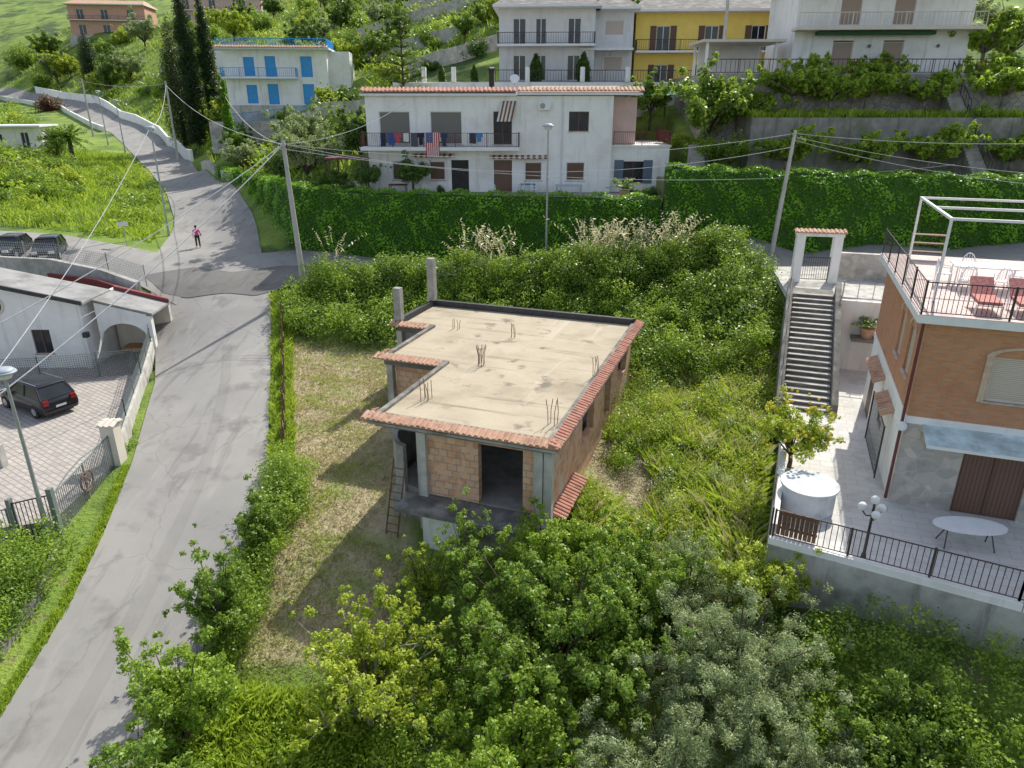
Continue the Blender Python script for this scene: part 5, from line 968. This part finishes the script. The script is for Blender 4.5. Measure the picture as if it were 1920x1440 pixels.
pt1=tree('leafy green tree on the hillside','tree',(-64,88,T(-64,88)),3.2,2.2,2.0,90,.5,75,.26,L_MID,group=GT,inner=.1,nb=20); pt2=tree('dark green tree on the hillside','tree',(-42,112,T(-42,112)),3.6,2.4,2.4,100,.5,75,.27,L_DARK,group=GT,inner=.1,nb=20); pt3=tree('silvery olive tree on the hillside','tree',(-19.4,70.5,T(-19.4,70.5)),3.0,2.5,2.1,110,.42,80,.22,L_OLIVE,group=GT,asp=.35,inner=.1,nb=22)
pt4=tree('bright green tree on the hillside','tree',(-38,108,T(-38,108)),3.0,2.2,2.0,90,.5,75,.26,L_YEL,group=GT,inner=.1,nb=20)
cnt=0
while cnt<110:
    y=random.uniform(92,230); x=random.uniform(-y*.76,y*.4)
    if free(x,y) and not(x<ledge(y) and y<170): cp(random.choice([pt1,pt2,pt2,pt4,pt3,pt4]),(x,y,T(x,y)-.3),random.uniform(0,6),random.uniform(.7,1.3)*(1+max(0,y-120)/180)); cnt+=1
for x,y,s,p in [(-26.5,73,.8,pt3),(-15.5,60,.5,pt1),(-13,64,.8,pt2),(-10,69,.8,pt2),(-4,68.4,.6,pt1),(14.8,56.6,1.4,pt1),(16,54.5,.6,pt1),(12,66,.9,pt1),(-30,82,.8,pt1),(-13,84,.8,pt4),(-60,72,1.0,pt3),(-58,80,.9,pt1),(-70,88,1.2,pt1),(-36,100,1.2,pt2),(-17,97,1.1,pt1),(-40,104,1.1,pt4),(-76,104,1.1,pt2),(-82,112,1.2,pt1),(-30,83.2,.6,pt2),(-25,83.4,.55,pt1),(-20,83.3,.6,pt4)]: cp(p,(x,y,T(x,y)+(1 if y<66 and x>-20 and x<12 else 0)),random.uniform(0,6),s)
cp(pt3,(-16.8,60.5,8.2),2,1.15)
rt=tree('round clipped tree on the terrace','tree',(-11.0,56.2,TG),1.6,1.1,.8,60,.28,70,.14,L_DARK,group='clipped terrace trees',nb=14); cp(rt,(-7.6,56.3,TG),1,1.15); cp(rt,(-13.5,56.5,TG),2,.8)
for x,y,s in [(9.2,54.3,.4),(10.2,54.0,.45),(-5.5,56.6,.3),(-12.5,55.5,.5),(-14.5,57,.6)]: place(x,y,s,TG,protoD)
t=cycad((8.3,54.2,TG),1.6,'potted cycad on the house terrace')
pf=tree('spreading fig tree with bare pale branches','tree',(20,54.2,9.6),2.5,2.8,1.3,120,.34,34,.25,L_BRIGHT,BARKG,'fig trees on the terraces',asp=.8,inner=.05,nb=24,tw=1)
for x,y,z,s in [(24,57.6,13.8,.9),(30,53.4,9.6,1.05),(31,57.4,13.8,.9),(21.5,58.2,13.8,1.2),(36,53.5,9.6,1.0),(41,53,9.6,1),(17.5,58.3,12.5,1.1),(27,58.2,13.8,1.1),(37,57.5,13.8,1.2),(38,63,16.9,1.3),(29,60.4,15.2,.9),(25,53.6,9.6,.9)]: cp(pf,(x,y,z),random.uniform(0,6),s)
for x,y,z,s in [(15.5,52.8,9.6,.7),(18.5,52.6,9.6,.5),(26,52.6,9.6,.5),(34.5,52.4,9.6,.6),(20,56.3,13.6,.5),(26,56,13.6,.5),(34.5,55.9,13.6,.6),(39,56,13.6,.8),(40,62,16.9,1.3),(14.5,56,11,.9),(13.6,58,11.5,.9),(16,60,13,.9)]: place(x,y,s,z)
cp(pt3,(40.5,64,16.9),1,1.4); cp(pt3,(36,75,18),2,1.8); cp(pt2,(33,82,18),2,1.8)
blades(9000,rect(17.6,45,55.5,59),.2,.8,.08,L_GRASS,'terrace_grass',zfix=13.8); blades(9000,rect(12,42,51.4,54.5),.2,.8,.08,L_GRASS,'terrace_grass',zfix=9.6)
def cypress(loc,h_,r,label,nm='cypress_tree',lm=L_CYP,n=60):
    t=thing(nm,label,'tree',loc); zz=np.linspace(.04,1,n); C=[]
    for z in zz:
        rr=r*math.sin(min(1,(1-z)*1.6+.04)*math.pi/2)**.8
        for k in range(3): a=R.uniform(0,6.28); C.append((math.cos(a)*rr*.5,math.sin(a)*rr*.5,z*h_,max(.15,rr*.6)))
    leafobj('crown',[clump_leaves(C,110,.24,.35,.9)],lm,t); B().cyl((0,0,-.3),(0,0,h_*.8),.15*r,.03).obj('trunk',t,[BARK],True); return t
cypress((-43.6,104.5,T(-43.6,104.5)),23,1.3,'tall narrow dark cypress tree',n=90); cypress((-41.5,106,T(-41.5,106)),19,1.15,'slender dark cypress tree',n=80); cypress((-47.3,108.5,T(-47.3,108.5)),16.5,2.0,'broad dark conifer beside the road'); cypress((-30.2,80.5,T(-30,80.5)-.3),9.2,.55,'slim column of bright ivy on pole','ivy_column',L_IVY,40)
cs_=cypress((2.2,71.5,16.6),2.3,.55,'small clipped conical conifer','conical_shrub',L_DARK,16); cp(cs_,(6.6,71.6,16.6),1,1.05); cp(cs_,(-3.5,71.5,16.6),1,.6); cp(cs_,(-6.5,71.5,16.6),1,.6); cypress((-98,180,T(-98,180)),11,2.2,'bluish dark conifer on the hillside')
t=thing('norfolk_pine','tall pine with layered horizontal branches','tree',(-9.6,68,T(-9.6,68))); H_=11.5; b=B(); b.cyl((0,0,-.3),(0,0,H_),.2,.04); parts=[]
for i in range(14):
    z=1.5+i*.72; L=3.0*(1-(z/H_))**.7+.25
    for k in range(7):
        a=k*.9+i*.4; e=np.array([math.cos(a)*L,math.sin(a)*L,.25*L]); b.cyl((0,0,z),tuple(np.array([0,0,z])+e),.05,.01,n=4); ts=R.uniform(.15,1,70)[:,None]
        parts.append(leaves_np(np.array([0,0,z])+e*ts+R.normal(size=(70,3))*[.12,.12,.05],R.normal(size=(70,3))*.4+[0,0,1],.22,R.uniform(0,1,70),.3))
b.obj('trunk',t,[BARK],True); leafobj('crown',parts,L_DARK,t)
def palm(loc,h_,s,label):
    t=thing('palm_tree',label,'tree',loc); B().cyl((0,0,-.3),(0,0,h_),.28,.24,n=10).obj('trunk',t,[BARK],True); parts=[]
    for i in range(60):
        a=R.uniform(0,6.28); e=R.uniform(-.5,1.3); ts=np.linspace(.1,1,22); L=1.9*s; px=np.cos(a)*np.cos(e)*ts*L;py=np.sin(a)*np.cos(e)*ts*L;pz=h_+np.sin(e)*ts*L-.5*ts**2*L*.6; P=np.repeat(np.stack([px,py,pz],1),2,0); sd=np.tile([1,-1],22)[:,None]*np.array([-np.sin(a),np.cos(a),-.3])*.16*s
        parts.append(leaves_np(P+sd,R.normal(size=(44,3))*.35+[0,0,1],.42*s,R.uniform(0,1,44),.22))
    leafobj('crown',parts,L_MID,t)
palm((-55.5,94,T(-55.5,94)),2.9,1.35,'stout bushy palm tree by the road'); palm((-58.5,96,T(-58.5,96)),2.4,1.1,'smaller palm tree by the road')
ppl=shrub('purple leaved shrub among hillside gardens',(-100,165,T(-100,165)),2.6,2.0,26,.9,120,.4,L_PURP)
b=B(); Pp=[(redge(y)+.75,y) for y in np.arange(29,44.5,.62)]
for (x0,y0),(x1,y1) in zip(Pp[:-1],Pp[1:]):
    z=T(x0,y0); z1=T(x1,y1)
    if random.random()<.62:
        a_=random.uniform(-.12,.16); hh=random.uniform(.7,1.15); b.hexa([(x0,y0,z),(x1,y1-.06,z1),(x1+.04,y1-.06,z1),(x0+.04,y0,z),(x0+a_,y0,z+hh),(x1+a_,y1-.06,z1+hh*random.uniform(.85,1.1)),(x1+a_+.04,y1-.06,z1+hh),(x0+a_+.04,y0,z+hh)])
    b.cyl((x0,y0,z-.3),(x0+random.uniform(-.08,.08),y0,z+1.25),.03,n=6)
tag(b.obj('garden_fence',None,[RUST]),'rusty leaning fence panels beside the road','fence')
P3=[(redge(y)+.35,y,T(redge(y)+.35,y)) for y in (14,16.5,19,21.5)]
meshfence(P3,1.2,'leaning wire mesh fence beside the road',FGREY,.14,r=.008)
# ================================================================ light, world, camera
w=bpy.data.worlds.new('World'); scene.world=w; w.use_nodes=True; nt=w.node_tree; bg=nt.nodes['Background']; sk=nt.nodes.new('ShaderNodeTexSky'); sk.sky_type='NISHITA'; sk.sun_disc=False; sk.sun_elevation=rad(46); sk.sun_rotation=rad(30); sk.dust_density=1.5
hs=nt.nodes.new('ShaderNodeHueSaturation'); hs.inputs['Saturation'].default_value=.65; nt.links.new(sk.outputs[0],hs.inputs['Color']); nt.links.new(hs.outputs[0],bg.inputs[0]); bg.inputs[1].default_value=.2
sl=bpy.data.lights.new('sun','SUN'); sl.energy=5.0; sl.angle=rad(.5); sl.color=(1,.96,.86); so=bpy.data.objects.new('sun',sl); COL.objects.link(so); so.rotation_euler=Vector((-.5,-.866,-1.03)).to_track_quat('-Z','Y').to_euler()
cam=bpy.data.cameras.new('camera'); cam.sensor_width=36; cam.lens=36*1331/1920; cam.clip_end=2000; co=bpy.data.objects.new('camera',cam); COL.objects.link(co); co.location=(0,0,14.7); co.rotation_euler=(rad(90-21.5),0,0); scene.camera=co
scene.view_settings.view_transform='Standard'; scene.view_settings.look='None'; scene.view_settings.exposure=0
